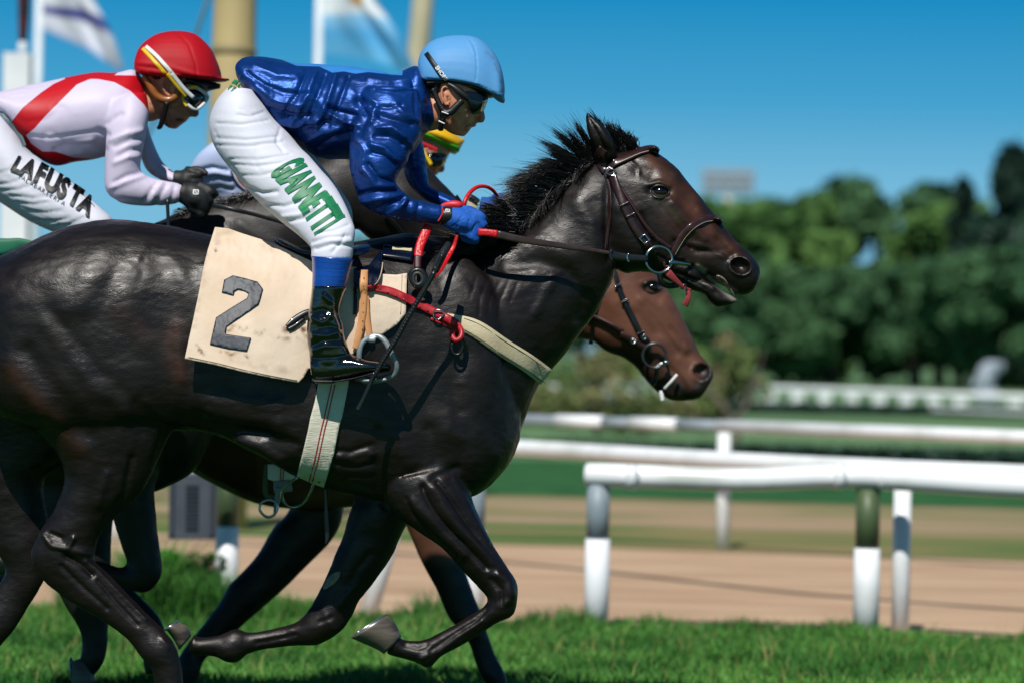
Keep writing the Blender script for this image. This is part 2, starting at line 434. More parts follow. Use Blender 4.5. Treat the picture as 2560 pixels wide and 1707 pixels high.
# grass blades on the turf course
def grass(name, n, xr, yr, h0, h1, m, tuft=None, wd=.0042, keep=None):
    x = RNG.uniform(*xr, n); y = RNG.uniform(*yr, n)
    if keep is not None: k = keep(x, y); x, y = x[k], y[k]; n = len(x)
    h = RNG.uniform(h0, h1, n) * (1 + .45 * vnoise(np.stack([x * 3, y * 3, x * 0], 1), 2) + .3 * vnoise(np.stack([x * 11, y * 11, x * 0], 1), 3))
    if tuft is not None: h = h * tuft(x, y)
    a = RNG.uniform(0, 2 * math.pi, n); ln = RNG.uniform(.1, .9, n) * h; b = RNG.uniform(0, 2 * math.pi, n)
    c = np.stack([x, y, np.zeros(n)], 1); s = np.stack([np.cos(a), np.sin(a), 0 * a], 1) * (wd * RNG.uniform(.6, 1.4, n))[:, None]
    l = np.stack([np.cos(b), np.sin(b), 0 * b], 1); up = np.array([0, 0, 1.0])
    V = np.stack([c - s, c + s, c + s * .7 + l * (ln * .35)[:, None] + up * (h * .6)[:, None], c - s * .7 + l * (ln * .35)[:, None] + up * (h * .6)[:, None],
                  c + l * ln[:, None] + up * h[:, None]], 1).reshape(-1, 3)
    i = np.arange(n)[:, None] * 5; F4 = i + np.array([0, 1, 2, 3]); F3 = i + np.array([3, 2, 4])
    me = bpy.data.meshes.new(name); me.vertices.add(len(V)); me.vertices.foreach_set('co', V.ravel())
    me.loops.add(n * 7); me.polygons.add(n * 2)
    lp = np.hstack([F4, F3]).ravel(); me.loops.foreach_set('vertex_index', lp)
    st = (np.arange(n)[:, None] * 7 + np.array([0, 4])).ravel(); me.polygons.foreach_set('loop_start', st)
    me.update(calc_edges=True); me.materials.append(m)
    at_ = me.attributes.new('tone', 'FLOAT', 'POINT')
    tone = np.clip(.5 + .5 * vnoise(np.stack([x * 2.2, y * 2.2, x * 0], 1), 9) + RNG.uniform(-.35, .35, n), 0, 1)
    at_.data.foreach_set('value', np.repeat(tone, 5).astype(np.float32))
    o = bpy.data.objects.new(name, me); COL.objects.link(o); o['kind'] = 'stuff'; return tag(o, 'bright green grass of the turf course beside the white running rail', 'grass')
M_dry = mat('dry_stem', '#9b9a5a', '#7d7a44', rough=.8)
M_blade = mat('grass_blade', '#1f5a1c', '#184a17', rough=.6, spec=.25, sc=3, attrs=[('tone', '#5d9440', False)])
edge_y = lambda x: 5.80 - .11 * x
grass('grass', 170000, (-3.2, 3.9), (1.6, 6.7), .03, .065, M_blade,
      tuft=lambda x, y: 1 + .55 * np.exp(-((y - edge_y(x)) / .35) ** 2) * (1 + 1.6 * vnoise(np.stack([x * 3.1, x * 0, x * 0], 1), 4) + .8 * vnoise(np.stack([x * 9, x * 0, x * 0], 1), 5)),
      keep=lambda x, y: y < edge_y(x) + .12 + .12 * vnoise(np.stack([x * 4, y * 2, x * 0], 1), 6))

o = grass('dry_grass', 2600, (-3.2, 3.9), (1.6, 6.2), .06, .13, M_dry, wd=.0018, keep=lambda x, y: y < edge_y(x) + .1); o['label'] = 'thin dry stems and stray stalks among the green turf'

cx_ = gx(450, 15.9)
o = grass('tall_grass', 9000, (cx_ - .5, cx_ + .75), (5.55, 6.15), .12, .30, M_blade, wd=.004, tuft=lambda x, y: np.exp(-((x - cx_) / .35) ** 2) * .8 + .45); o['label'] = 'tall grass clump growing around the box and the sleeved post at the left'

# ------------------------------------------------------------------ rails
M_pvc = mat('white_pvc', '#e9edf0', '#c9cfcb', rough=.35, spec=.5, sc=3, det=8, thr=(.5, .72))
M_grey_shade_trim = mat('grey_sleeve', '#8d9aa3', '#7c8a92', rough=.5, sc=4)  # on post tops this grey stands in for the rail's shade; also bands, webbing
M_shade_green = mat('green_sleeve', '#4c5f3c', '#3c4e33', rough=.5, sc=4)  # on post tops the shade below the rail, as a colour; also an elastic
M_dark = mat('dark_band', '#3d434c', '#2f353d', rough=.5, sc=4)
def zc(y, x, d): return 1.3 - (y - hz(x)) / (FPX / d)
def wp(x, y, d): return W(np.array([[x, y]], float), d - 10)[0]
def post(parent, x, d, top, r, mats, name='post', dx=0, base=0.0):
    """upright from the ground to height top; mats: [(from height, material)] pieces butted end to end"""
    p = at(x, d); 
    for i, (h, m) in enumerate(mats):
        h2 = mats[i + 1][0] if i + 1 < len(mats) else top
        rr = r * (1.08 if i == 0 and len(mats) > 1 else 1)
        put(name if i == 0 else 'sleeve', tube([p + (dx * h / top, 0, h), p + (dx * h2 / top, 0, h2)], rr, n=20, sub=2), m, parent)  # upper pieces imitate the rail's shade on the post by colour
rA = thing('running_rail', 'nearest thick white running rail with elbow end and fat posts in the grass', 'rail', at(2000, 15.6))
zl = .735
pA = [at(1506, 15.9, zl - .35), at(1474, 15.9, zl - .004), at(1560, 15.86, zl - .004), at(1850, 15.8, zl - .01), at(2120, 15.7, zl + .018), at(2300, 15.6, zl + .012), at(2560, 15.35, zl), at(3300, 14.9, zl)]
put('rail', tube(pA[1:], [.055, .056, .054, .055, .056, .055, .054], n=24), M_pvc, rA)
for x in (1585, 2105, 2215):
    i = at(x, 15.78 if x < 2000 else 15.66, zl + (-.006 if x < 1900 else .016)); put('joint_collar', tube([i - (.025, 0, 0), i + (.025, 0, 0)], .059, n=24, sub=1), M_pvc, rA)
post(rA, 1503, 15.9, zl - .05, .054, [(0, M_pvc), (.43, M_grey_shade_trim)])
post(rA, 2177, 15.7, zl - .04, .056, [(0, M_pvc), (.42, M_shade_green)])
post(rA, 2263, 15.9, zl - .03, .042, [(0, M_pvc)])
post(rA, 2900, 15.3, zl - .03, .05, [(0, M_pvc)])
rB = thing('running_rail', 'white running rail just behind the horses that joins the nearest rail at the right', 'rail', at(1700, 18.5))
put('rail', tube([at(-400, 23.2, zl), at(700, 21.4, zl), at(1270, 20.1, zl), at(1800, 18.4, zl), at(2100, 17.7, zl), at(2560, 17.0, zl), at(3300, 16.2, zl)], .047, n=20), M_pvc, rB)
for x, d in ((300, 22.2), (1195, 20.2)): post(rB, x, d, zl, .045, [(0, M_pvc), (.4, M_grey_shade_trim)])
rL = thing('running_rail', 'short white rail section seen under the bellies, with a slanted brace', 'rail', at(600, 16.2))
put('rail', tube([at(-500, 15.6, zl - .02), at(0, 15.9, zl - .05), at(540, 16.1, zl - .01), at(620, 16.1, zl - .02)], .05, n=20), M_pvc, rL)
post(rL, 577, 16.4, zl - .03, .052, [(0, M_pvc), (.43, M_shade_green)])
post(rL, 1194, 16.4, zl - .03, .052, [(0, M_pvc), (.43, M_grey_shade_trim)])
put('brace', tube([at(1005, 16.3, .55), at(930, 16.3, 0)], .045, n=16, sub=2), M_pvc, rL)
# grey slatted box hung on the short rail
bxo = thing('slatted_box', 'dark grey ribbed plastic box hanging from the rail by the green bush', 'box', at(490, 15.9, .3))
c = at(490, 15.75, 0); M_box = mat('grey_plastic', '#4c525b', '#3f454e', rough=.5, sc=5)
put('case', box(c + (0, 0, .556), (.215, .10, .30)), M_box, bxo, smooth=False)
put('rib', join([box(c + (0, -.055, .456 + .02 * i), (.06, .012, .009)) for i in range(11)]), M_dark, bxo, smooth=False)
for s in (-1, 1): put('flange', box(c + (s * .092, -.056, .556), (.016, .014, .26)), M_dark, bxo, smooth=False)
rC = thing('running_rail', 'thin white running rail across the dirt track with grey striped part at its left', 'rail', at(1900, 22))
zC = .842
pc = lambda x: at(x, 23.2 - 2.6 * (x - 1310) / 1250, zC)
segs = [(-300, 1395, 0), (1395, 1512, 1), (1512, 1582, 0), (1582, 1698, 1), (1698, 1800, 0), (1800, 3200, 1)]
for a, b2, k in segs: put('rail' if k else 'dark_band', tube([pc(a), pc(b2)], .043 if k else .037, n=16, sub=2), M_pvc if k else M_grey_shade_trim, rC)
for x, d in ((300, 25.3), (1815, 22.6), (3000, 20)): post(rC, x, d, zC - .03, .045, [(0, M_pvc)])
# far rail fence
rF = thing('rail_fence', 'farthest white rail fence on many short posts in front of the pine trees', 'fence', at(2000, 100))
pf = lambda x, z: at(x, 112 - 26 * (x - 1300) / 1260, z)
put('rail', tube([pf(200, .52), pf(3900, .52)], .07, n=10, sub=2), M_pvc, rF)
put('lower_rail', tube([pf(200, .18), pf(3900, .18)], .05, n=10, sub=2), mat('old_pvc', '#b9c0c2', '#9aa3a5', rough=.6, sc=2), rF)
for i in range(48): put('post', box(pf(500 + i * 68, .2), (.32, .1, .5)), M_pvc, rF, smooth=False)

# ------------------------------------------------------------------ foliage
def leaves(cs, rs, n, size, rng, hollow=.55):
    """leaf quads scattered through clumps cs (n,3) with radii rs (n,3)"""
    k = rng.integers(0, len(cs), n); d = rng.normal(size=(n, 3)); d /= np.linalg.norm(d, axis=1)[:, None]
    r = rng.uniform(hollow, 1.0, n) ** .6; P = cs[k] + d * rs[k] * r[:, None]
    u = rng.normal(size=(n, 3)) + d * .3; u /= np.linalg.norm(u, axis=1)[:, None]; v = np.cross(u, rng.normal(size=(n, 3))); v /= np.linalg.norm(v, axis=1)[:, None]
    s = (size * rng.uniform(.5, 1.4, n))[:, None]; w_ = np.cross(u, v)
    V = np.stack([P - v * s * .5, P + w_ * s * .28, P + v * s * .5, P - w_ * s * .28], 1).reshape(-1, 3)
    return V, (np.arange(n)[:, None] * 4 + np.arange(4)), np.repeat(rng.uniform(0, 1, len(cs))[k] * .7 + rng.uniform(0, .3, n), 4)
def tree(name, label, x, d, top, wid, trunk, m, mb, seed, n=2600, size=.5, shape='pine', grp=None, cat='tree', low=.35):
    rng = np.random.default_rng(seed); base = at(x, d); H = top; t = thing(name, label, cat, base, grp)
    k = 26; cs = []; rs = []
    for i in range(k):
        if shape == 'pine':
            a = rng.uniform(0, 2 * math.pi); rr = math.sqrt(rng.uniform(0, 1)); zz = H * (low + (1 - low) * rng.uniform(0, 1) ** .75)
            wz = math.sin(math.pi * min(1, max(0, .12 + .88 * (1 - (zz / H - low) / (1 - low)))) ** .8 * .62 + .25)
            cs.append(base + (math.cos(a) * rr * wid * .5 * wz * 1.15, math.sin(a) * rr * wid * .5 * wz, min(zz, H * (1 - .18 * rr * rr)) - wid * .1)); q = wid * rng.uniform(.13, .22); rs.append((q, q, q * .7))
        elif shape == 'tall':
            zz = H * rng.uniform(.15, 1); rr = wid * .5 * (1.08 - zz / H) ** .7 * rng.uniform(0, .8); a = rng.uniform(0, 2 * math.pi)
            cs.append(base + (math.cos(a) * rr, math.sin(a) * rr, zz - .4)); q = wid * rng.uniform(.12, .2) * (1.15 - .6 * zz / H); rs.append((q, q, q * 1.2))
        else:
            a = rng.uniform(0, 2 * math.pi); rr = wid * .45 * math.sqrt(rng.uniform(0, 1)); zz = H * rng.uniform(.15, .9) * (1 - .35 * (rr / (wid * .5)) ** 2)
            cs.append(base + (math.cos(a) * rr, math.sin(a) * rr, zz)); q = wid * rng.uniform(.09, .17); rs.append((q, q, q * .8))
    cs = np.array(cs); rs = np.array(rs)
    V, F, tone = leaves(cs, rs, n, size, rng)
    put('crown', (V, F), m, t, smooth=False, attrs={'tone': tone})
    parts = [tube([base, base + (rng.uniform(-.2, .2), 0, H * .35), base + (rng.uniform(-.4, .4), 0, H * .75)], [trunk, trunk * .8, trunk * .3], n=8)]
    for i in range(7):
        c = cs[rng.integers(0, k)]; s = base + (0, 0, H * rng.uniform(.25, .5)); parts.append(tube([s, (s + c) / 2 + (0, 0, -.1), c], [trunk * .4, trunk * .25, trunk * .1], n=6))
    put('trunk', join(parts), mb, t)
    return t
M_leaf = [mat('pine_leaf', '#3a5e33', rough=.7, spec=.1, attrs=[('tone', '#64884a', False)]), mat('pine_leaf_dark', '#2b4c33', rough=.7, spec=.1, attrs=[('tone', '#4f724c', False)]),
          mat('pine_leaf_deep', '#182f26', rough=.6, spec=.2, attrs=[('tone', '#2a463a', False)]), mat('bush_leaf', '#4f7434', rough=.7, spec=.2, attrs=[('tone', '#86795a', False)]),
          mat('weed_leaf', '#3f8a22', rough=.6, spec=.2, attrs=[('tone', '#2a6a1c', False)])]
M_bark = mat('bark', '#6b5f58', '#4a413c', rough=.9, sc=4, det=6, stretch=(1, 1, .3))
PT = 'umbrella pines at the far side of the course'
hgt = lambda x, y, d: 1.3 + (hz(x) - y) / (FPX / d)
OUT = [(x_, y_, d_, 340, k_, l_) for (x_, y_, d_, k_), l_ in zip(((-180, 590, 190, 1), (-450, 560, 185, 0), (-760, 575, 190, 1), (920, 610, 200, 1), (2880, 540, 170, 0), (3120, 520, 175, 1), (3380, 500, 170, 0), (3650, 530, 175, 1)), ['far pine outside the photo, nearest beyond its left edge', 'far pine outside the photo, second beyond its left edge', 'far pine outside the photo, third beyond its left edge', 'far pine hidden behind the front jockey and his saddle',
    'far pine outside the photo, nearest beyond its right edge', 'far pine outside the photo, second beyond its right edge', 'far pine outside the photo, third beyond its right edge', 'far pine outside the photo, last beyond its right edge'])]
for i, (x, y, d, wpx, k, lab) in enumerate(OUT + [
    (1790, 520, 170, 300, 0, 'left umbrella pine of the far wood, behind the cream floodlight mast'),
    (1960, 488, 178, 340, 0, 'broad bright green umbrella pine right of the floodlight mast'),
    (2190, 440, 180, 430, 1, 'tallest round topped umbrella pine in the middle of the far wood'),
    (2350, 500, 172, 300, 0, 'bright green pine left of the dark conifers at the right'),
    (2080, 660, 160, 380, 1, 'lower dark green pine in front of the tallest umbrella pine'),
    (2290, 680, 158, 340, 1, 'dark pine with hollow crown low in the wood at the right'),
    (1850, 660, 156, 330, 1, 'lower shaded pine below the left umbrella pine'),
    (2440, 630, 150, 300, 1, 'low wide pine in front of the dark conifers'),
    (2620, 560, 160, 300, 1, 'pine cut by the right edge of the photograph'),
    (1640, 620, 190, 260, 1, 'far pine seen between the muzzles of the two horses'),
    (1450, 640, 195, 300, 1, 'far pine hidden behind the neck of the black horse'),
    (1165, 560, 200, 260, 1, 'distant tree top below the face of the front jockey'),
    (390, 560, 190, 330, 0, 'olive green tree between the rump and the arm of the red capped jockey'),
    (110, 610, 190, 260, 1, 'dark tree behind the back leg of the red capped jockey'),
    (700, 640, 200, 400, 1, 'far tree hidden behind the saddle')]):
    s = FPX / d; tree('pine_tree', lab, x, d, hgt(x, y, d) * 1.07, wpx / s * 1.15, .35, M_leaf[k], M_bark, 100 + i, n=5200, size=.8, grp=PT, low=.32 if 'low' in lab else .12)
for i, (x, y, d, wpx, lab) in enumerate([(2400, 425, 165, 90, 'small dark conifer top poking above the pines at the right'), (2525, 380, 160, 290, 'tall dark conifer near the right edge of the photograph'),
                                          (2650, 400, 160, 320, 'tall dark conifer at the right edge, cut by the frame')]):
    s = FPX / d; tree('conifer', lab, x, d, hgt(x, y, d), wpx / s * 1.4, .3, M_leaf[2], M_bark, 300 + i, n=5200, size=.7, shape='tall', grp='dark conifers at the right')
s = FPX / 55
for i, (x, y, wpx, lab) in enumerate([(1500, 850, 330, 'brownish green bush behind the muzzle of the bay horse'), (1760, 800, 300, 'small sparse tree with brown and green leaves right of the bay muzzle'), (1380, 960, 260, 'low mottled bush behind the chest of the black horse')]):
    d = 55 + 3 * i; s = FPX / d; tree('bush', lab, x, d, hgt(x, y, d), wpx / s, .06, M_leaf[3], M_bark, 400 + i, n=1500, size=.16, shape='bush', cat='bush', grp='brownish bushes on the infield')
sp = thing('sapling', 'thin bare forked sapling just left of the striped rail post', 'tree', at(1840, 48))
b0 = at(1840, 48)
put('branches', join([tube([b0, b0 + (.02, 0, .35), b0 + (-.5, 0, .95)], [.05, .045, .015], n=6), tube([b0 + (.02, 0, .35), b0 + (.25, 0, .8), b0 + (.4, 0, 1.4)], [.045, .03, .01], n=6)]), M_bark, sp)
# weeds under the slatted box
tw = tree('weed_bush', 'leafy green weed bush under the ribbed box beside the rail post', 480, 16.1, .40, .40, .01, M_leaf[4], M_bark, 500, n=3200, size=.03, shape='bush', cat='bush')
# low clipped hedges far out
for d, h, lab, m in ((43, .16, 'nearer low dark hedge line across the far turf', M_leaf[2]), (78, .2, 'farther low dark hedge line in front of the white fence', M_leaf[2])):
    rng = np.random.default_rng(int(d)); n = 9000; x0, x1 = gx(-200, d), gx(2800, d); x = rng.uniform(x0, x1, n)
    P = np.stack([x, d - 10 - (x * .08) + rng.uniform(-.35, .35, n) * d / 43, rng.uniform(0, h, n)], 1); s = .09 * d / 43
    u = rng.normal(size=(n, 3)); u /= np.linalg.norm(u, axis=1)[:, None]; v = np.cross(u, rng.normal(size=(n, 3))); v /= np.linalg.norm(v, axis=1)[:, None]
    V = np.stack([P - v * s, P + u * s * .5, P + v * s, P - u * s * .5], 1).reshape(-1, 3)
    o = put('hedge', (V, np.arange(n)[:, None] * 4 + np.arange(4)), m, None, smooth=False, attrs={'tone': np.repeat(rng.uniform(0, 1, n), 4)}); tag(o, lab, 'hedge', 'low hedges on the infield')

# ------------------------------------------------------------------ masts, flags, pillar
M_cream = mat('cream_paint', '#b8a878', '#a6976a', rough=.55, sc=1.5, det=6)
M_cream2 = mat('pale_cream_paint', '#c4bb9c', '#aaa588', rough=.55, sc=1.5, det=6)
M_white = mat('white_paint', '#dfe6ea', '#ccd5da', rough=.5, sc=2)
def column(x0, y0, x1, y1, d, r0, r1, m, name, label, cat, rings=()):
    a = wp(x1, y1, d); g = wp(x0, y0, d); dirn = (g - a) / (g[2] - a[2]); base = a + dirn * (0 - a[2]); top = a + dirn * (rings and 5.5 or 5.5)
    t = thing(name, label, cat, base)
    put('shaft', tube([base, a, g, top], [r1 * 1.1, r1, r0, r0 * .9], n=28, sub=2), m, t)
    for yy in rings:
        f = (yy - y0) / (y1 - y0); c = g + (a - g) * f; rr = r0 + (r1 - r0) * f; put('ring', tube([c - (0, 0, .03), c + (0, 0, .03)], rr * 1.04, n=28, sub=1), mat('ring_paint', '#857b58', rough=.6), t)
    return t
t1 = column(588, 0, 578, 360, 24, .152, .168, M_cream, 'floodlight_mast', 'thick cream steel mast between the two jockeys', 'mast', rings=(128,))
gw = wp(545, -80, 24); put('guy_wire', tube([gw, wp(490, 90, 24.6), wp(300, 480, 27)], .012, n=8, sub=1), mat('wire', '#8f8a72', rough=.5), t1)
column(1058, 0, 1045, 150, 40, .128, .135, M_cream2, 'floodlight_mast', 'pale cream mast just left of the light blue helmet', 'mast')
# white pillar with dark red post
pl_ = thing('marker_pillar', 'white square pillar with a dark red post standing on its top, at the left edge', 'pillar', at(40, 26)); s = FPX / 26
c = wp(42, 370, 26); hh = zc(135, 40, 26)
put('pillar', box((c[0], c[1], hh / 2), (66 / s, 66 / s, hh)), M_white, pl_, smooth=False)
put('neck', tube([(c[0] + .03, c[1], hh), (c[0] + .03, c[1], hh + .09)], 11 / s, n=16, sub=1), M_white, pl_)
put('red_post', tube([(c[0] + .03, c[1], hh + .09), (c[0] + .035, c[1], hh + .3), (c[0] + .03, c[1], hh + .75)], [.03, .045, .055], n=16, sub=2), mat('dark_red', '#4a1414', '#1c0a0c', rough=.5, sc=9), pl_)
# flags
def flag(name, label, pole, corners, d, m, attrs=None, poledia=.035):
    """corners: photo pixels TL, TR, BR, BL of the waving cloth; real folds in depth"""
    n = 30; V = []; TL, TR, BR, BL = [np.array(c, float) for c in corners]; U = []
    for i in range(n + 1):
        for j in range(n + 1):
            u, v = i / n, j / n; p = (TL * (1 - u) + TR * u) * (1 - v) + (BL * (1 - u) + BR * u) * v
            p = p + np.array([6 * math.sin(v * 7 + u * 3), 9 * math.sin(u * 6.5 + v * 2) * u]); y = d - 10 + .10 * math.sin(u * 9 + v * 4) * u + .06 * math.sin(u * 17 - v * 5) * u
            V.append(W(p[None], y)[0]); U.append((u, v))
    F = [(i * (n + 1) + j, (i + 1) * (n + 1) + j, (i + 1) * (n + 1) + j + 1, i * (n + 1) + j + 1) for i in range(n) for j in range(n)]
    (x0, y0), (x1, y1) = pole; a = wp(x0, y0, d); b3 = wp(x1, y1, d); base = b3 + (a - b3) * (0 - b3[2]) / (a[2] - b3[2])
    t = thing(name, label, 'flag', base)
    V = np.array(V); N = np.array([0, .002, 0]); cl = (np.vstack([V, V + N]), F + [tuple(i + len(V) for i in f[::-1]) for f in F])
    U = np.array(U + U); put('cloth', cl, m, t, attrs={'u': U[:, 0], 'v': U[:, 1], 'sun': np.clip(1 - np.hypot((U[:, 0] - .66) / .13, (U[:, 1] - .30) / .16), 0, 1)})
    put('pole', tube([base, a], poledia, n=12, sub=1), M_white, t)
    return t
def flagmat(name, expr):
    m = bpy.data.materials.new(name); m.use_nodes = True; t = m.node_tree; b = t.nodes['Principled BSDF']; b.inputs['Roughness'].default_value = .8
    a = t.nodes.new('ShaderNodeAttribute'); a.attribute_name = 'v'; r = t.nodes.new('ShaderNodeValToRGB'); t.links.new(a.outputs['Fac'], r.inputs[0])
    el = r.color_ramp.elements; el[0].position = expr[0][0]; el[0].color = rgb(expr[0][1]); el[1].position = expr[1][0]; el[1].color = rgb(expr[1][1])
    for p, c in expr[2:]: e = el.new(p); e.color = rgb(c)
    s_ = t.nodes.new('ShaderNodeAttribute'); s_.attribute_name = 'sun'; mr = t.nodes.new('ShaderNodeMapRange'); mr.inputs[1].default_value = .1; mr.inputs[2].default_value = .3; t.links.new(s_.outputs['Fac'], mr.inputs[0])
    x = t.nodes.new('ShaderNodeMix'); x.data_type = 'RGBA'; t.links.new(mr.outputs[0], x.inputs[0]); t.links.new(r.outputs[0], x.inputs[6]); x.inputs[7].default_value = rgb('#c79a45' if name.startswith('arg') else '#dde2ea')
    t.links.new(x.outputs[2], b.inputs['Base Color']); tr = t.nodes.new('ShaderNodeBsdfTranslucent'); t.links.new(x.outputs[2], tr.inputs[0])
    ms = t.nodes.new('ShaderNodeMixShader'); ms.inputs[0].default_value = .2; t.links.new(b.outputs[0], ms.inputs[1]); t.links.new(tr.outputs[0], ms.inputs[2]); t.links.new(ms.outputs[0], t.nodes['Material Output'].inputs[0])
    return m
fa = flagmat('argentine_flag', [(0, '#8fcbe8'), (1, '#5fb0dc'), (.12, '#7cc0e6'), (.16, '#d8e2ea'), (.47, '#dfe7ec'), (.52, '#8ac6e8'), (.72, '#4aa2d4')])  # deeper blue low in the ramp paints in the shade of the folds
flag('flag', 'light blue and white striped flag with a golden sun, flying beside the pale mast', ((800, -60), (790, 420)), [(790, -60), (900, -90), (1045, 175), (792, 130)], 36, fa, poledia=.042)
fb = flagmat('white_flag', [(0, '#c9cfdc'), (1, '#9aa6cf'), (.50, '#d3d9e2'), (.56, '#39408c'), (.64, '#39408c'), (.70, '#d9dfe8'), (.93, '#cdd4e4')])
flag('flag', 'white flag with purple blue stripes flying on the thin pole at the upper left', ((100, -70), (88, 500)), [(96, -60), (190, -120), (315, 175), (100, 72)], 36, fb, poledia=.042)
# far floodlight
fl = thing('floodlight', 'blurred grey floodlight panel on a cream mast above the far pines', 'floodlight', at(1822, 205)); s = FPX / 205
c = wp(1820, 455, 205); kf = 205 / 120
put('lamp_frame', join([box(c + (0, 0, (i - 1.5) * .27 * kf), (1.9 * kf, .25, .09)) for i in range(4)] + [box(c + ((i - 3) * .3 * kf, 0, 0), (.09, .25, 1.0 * kf)) for i in range(7)]), mat('galvanised', '#9aa0a4', rough=.5), fl, smooth=False)
for i in range(6):
    for j in range(3): put('lamp', ball(c + ((i - 2.5) * .3 * kf, -.2, (j - 1) * .27 * kf), (.2, .18, .19), 10), mat('lamp_glass', '#a9adb0', '#8d9296', rough=.3) if i + j == 0 else bpy.data.materials['lamp_glass'], fl)
put('mast', tube([(c[0], c[1] + .1, 0), (c[0], c[1] + .1, c[2] - .9)], .32, n=12, sub=1), M_cream2, fl)
# pale statue by the far fence
st = thing('statue', 'pale grey blurred statue on a white base by the far fence at the right', 'statue', at(2465, 88)); c = at(2465, 88)
M_st = mat('pale_stone', '#aab4bf', '#8d98a4', rough=.8, sc=3)
put('base', loft('P', [(2440, 972, 2440, 1014, .3), (2465, 968, 2465, 1020, .35), (2492, 972, 2492, 1014, .3)], yc=78, n=14), M_st, st)
put('figure', fuse([loft('P', [(2446, 972, 2484, 972, .2), (2440, 945, 2492, 945, .3), (2446, 918, 2500, 918, .3), (2466, 900, 2508, 902, .2)], yc=78, n=14), loft('P', [(2495, 900, 2500, 930, .15), (2512, 905, 2508, 935, .12)], yc=78, n=12),
                   loft('P', [(2450, 930, 2460, 965, .1), (2425, 955, 2432, 975, .06)], yc=78, n=12)], .05, 3), M_st, st)
# ================================================================== horses
def coat(name, c1, c2, tanc, rough=.42, tanattr=True, spec=.42):
    m = mat(name, c1, c2, rough=rough, spec=spec, sc=9, det=8, bump=.45, bsc=260, bdist=.0018, stretch=(.45, 1, 1.4), attrs=[('tan', tanc, False), ('pale', '#a99f95', False)], rvar=.11)
    return m
M_black = coat('black_coat', '#0e0807', '#150d0b', '#4a2a1b')
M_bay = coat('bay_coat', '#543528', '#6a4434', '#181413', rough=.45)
M_black2 = coat('dark_coat', '#120f0f', '#1b1615', '#3a2016', rough=.5)
M_hoof = mat('hoof_horn', '#6b6258', '#3c3631', rough=.5, sc=14, stretch=(.3, 1, 3), bump=.3, bsc=60)
M_shoe = mat('shoe_steel', '#b8bcc0', '#8e9296', rough=.35, metal=.9, sc=20)
M_hair = mat('mane_hair', '#0b0a0a', '#14100f', rough=.38, spec=.6, sc=20)
M_eye = mat('horse_eye', '#0a0606', rough=.12, spec=.6, coat=.2)
M_wet = mat('nostril_skin', '#0d0a0a', rough=.4); M_pink = mat('pink_skin', '#b5716b', '#8e4c49', rough=.4, sc=30)

TRUNK = [(-75, 720, -75, 900, .10), (-30, 660, -30, 1010, .20), (60, 614, 60, 1060, .27), (160, 572, 160, 1090, .295), (250, 554, 260, 1100, .305), (330, 552, 350, 1095, .30),
         (430, 566, 440, 1075, .285), (530, 588, 540, 1085, .29), (640, 606, 640, 1130, .305), (740, 614, 740, 1186, .31), (840, 612, 830, 1222, .305), (940, 596, 930, 1245, .28),
         (1030, 585, 1030, 1255, .25), (1110, 600, 1115, 1252, .235), (1200, 660, 1200, 1232, .215), (1265, 770, 1262, 1170, .16), (1306, 930, 1298, 1100, .08)]
NECK = [(1030, 590, 1290, 1110, .20), (1120, 592, 1320, 1030, .18), (1230, 600, 1352, 955, .15), (1312, 562, 1402, 900, .125), (1359, 519, 1446, 840, .112), (1398, 469, 1488, 785, .10), (1448, 424, 1515, 735, .092), (1498, 384, 1535, 690, .085)]
HEADC = [(800, 262, 838, 700, .075), (870, 240, 862, 800, .092), (1000, 217, 925, 848, .100), (1092, 246, 995, 845, .102), (1185, 315, 1065, 850, .098), (1250, 400, 1120, 880, .086), (1320, 485, 1178, 905, .074),
         (1388, 570, 1242, 915, .066), (1450, 645, 1300, 885, .060), (1512, 712, 1372, 892, .058), (1566, 762, 1440, 925, .060), (1598, 802, 1492, 958, .056), (1612, 842, 1540, 962, .046), (1604, 880, 1580, 940, .025)]
JAWC = [(1130, 800, 1175, 900, .05), (1240, 850, 1252, 936, .046), (1320, 885, 1325, 958, .042), (1385, 915, 1352, 990, .042), (1425, 945, 1395, 1020, .04), (1480, 972, 1450, 1012, .032), (1496, 978, 1490, 998, .016)]
EARC = [(736, 33, 740, 38, .004, -.085), (732, 70, 790, 86, .026, -.085), (736, 120, 842, 138, .038, -.082), (754, 180, 872, 192, .042, -.075), (782, 245, 885, 246, .036, -.065), (806, 290, 870, 290, .02, -.06)]
EAR2C = [(812, 82, 818, 88, .004, .075), (830, 110, 872, 130, .02, .075), (855, 160, 930, 180, .03, .07), (880, 215, 965, 225, .028, .06), (890, 260, 960, 260, .02, .05)]
FOREN = [(815, 380, 1330, 250, .08), (850, 455, 1335, 345, .088), (935, 570, 1385, 470, .085), (1060, 665, 1435, 590, .075), (1200, 760, 1505, 720, .064), (1330, 900, 1585, 852, .052), (1440, 1010, 1648, 950, .048),
         (1478, 1060, 1656, 1035, .048), (1466, 1098, 1632, 1160, .044), (1395, 1150, 1530, 1212, .034), (1262, 1225, 1372, 1318, .029), (1125, 1298, 1215, 1402, .03), (1050, 1312, 1128, 1478, .037), (965, 1305, 1040, 1440, .029), (940, 1262, 870, 1392, .032)]
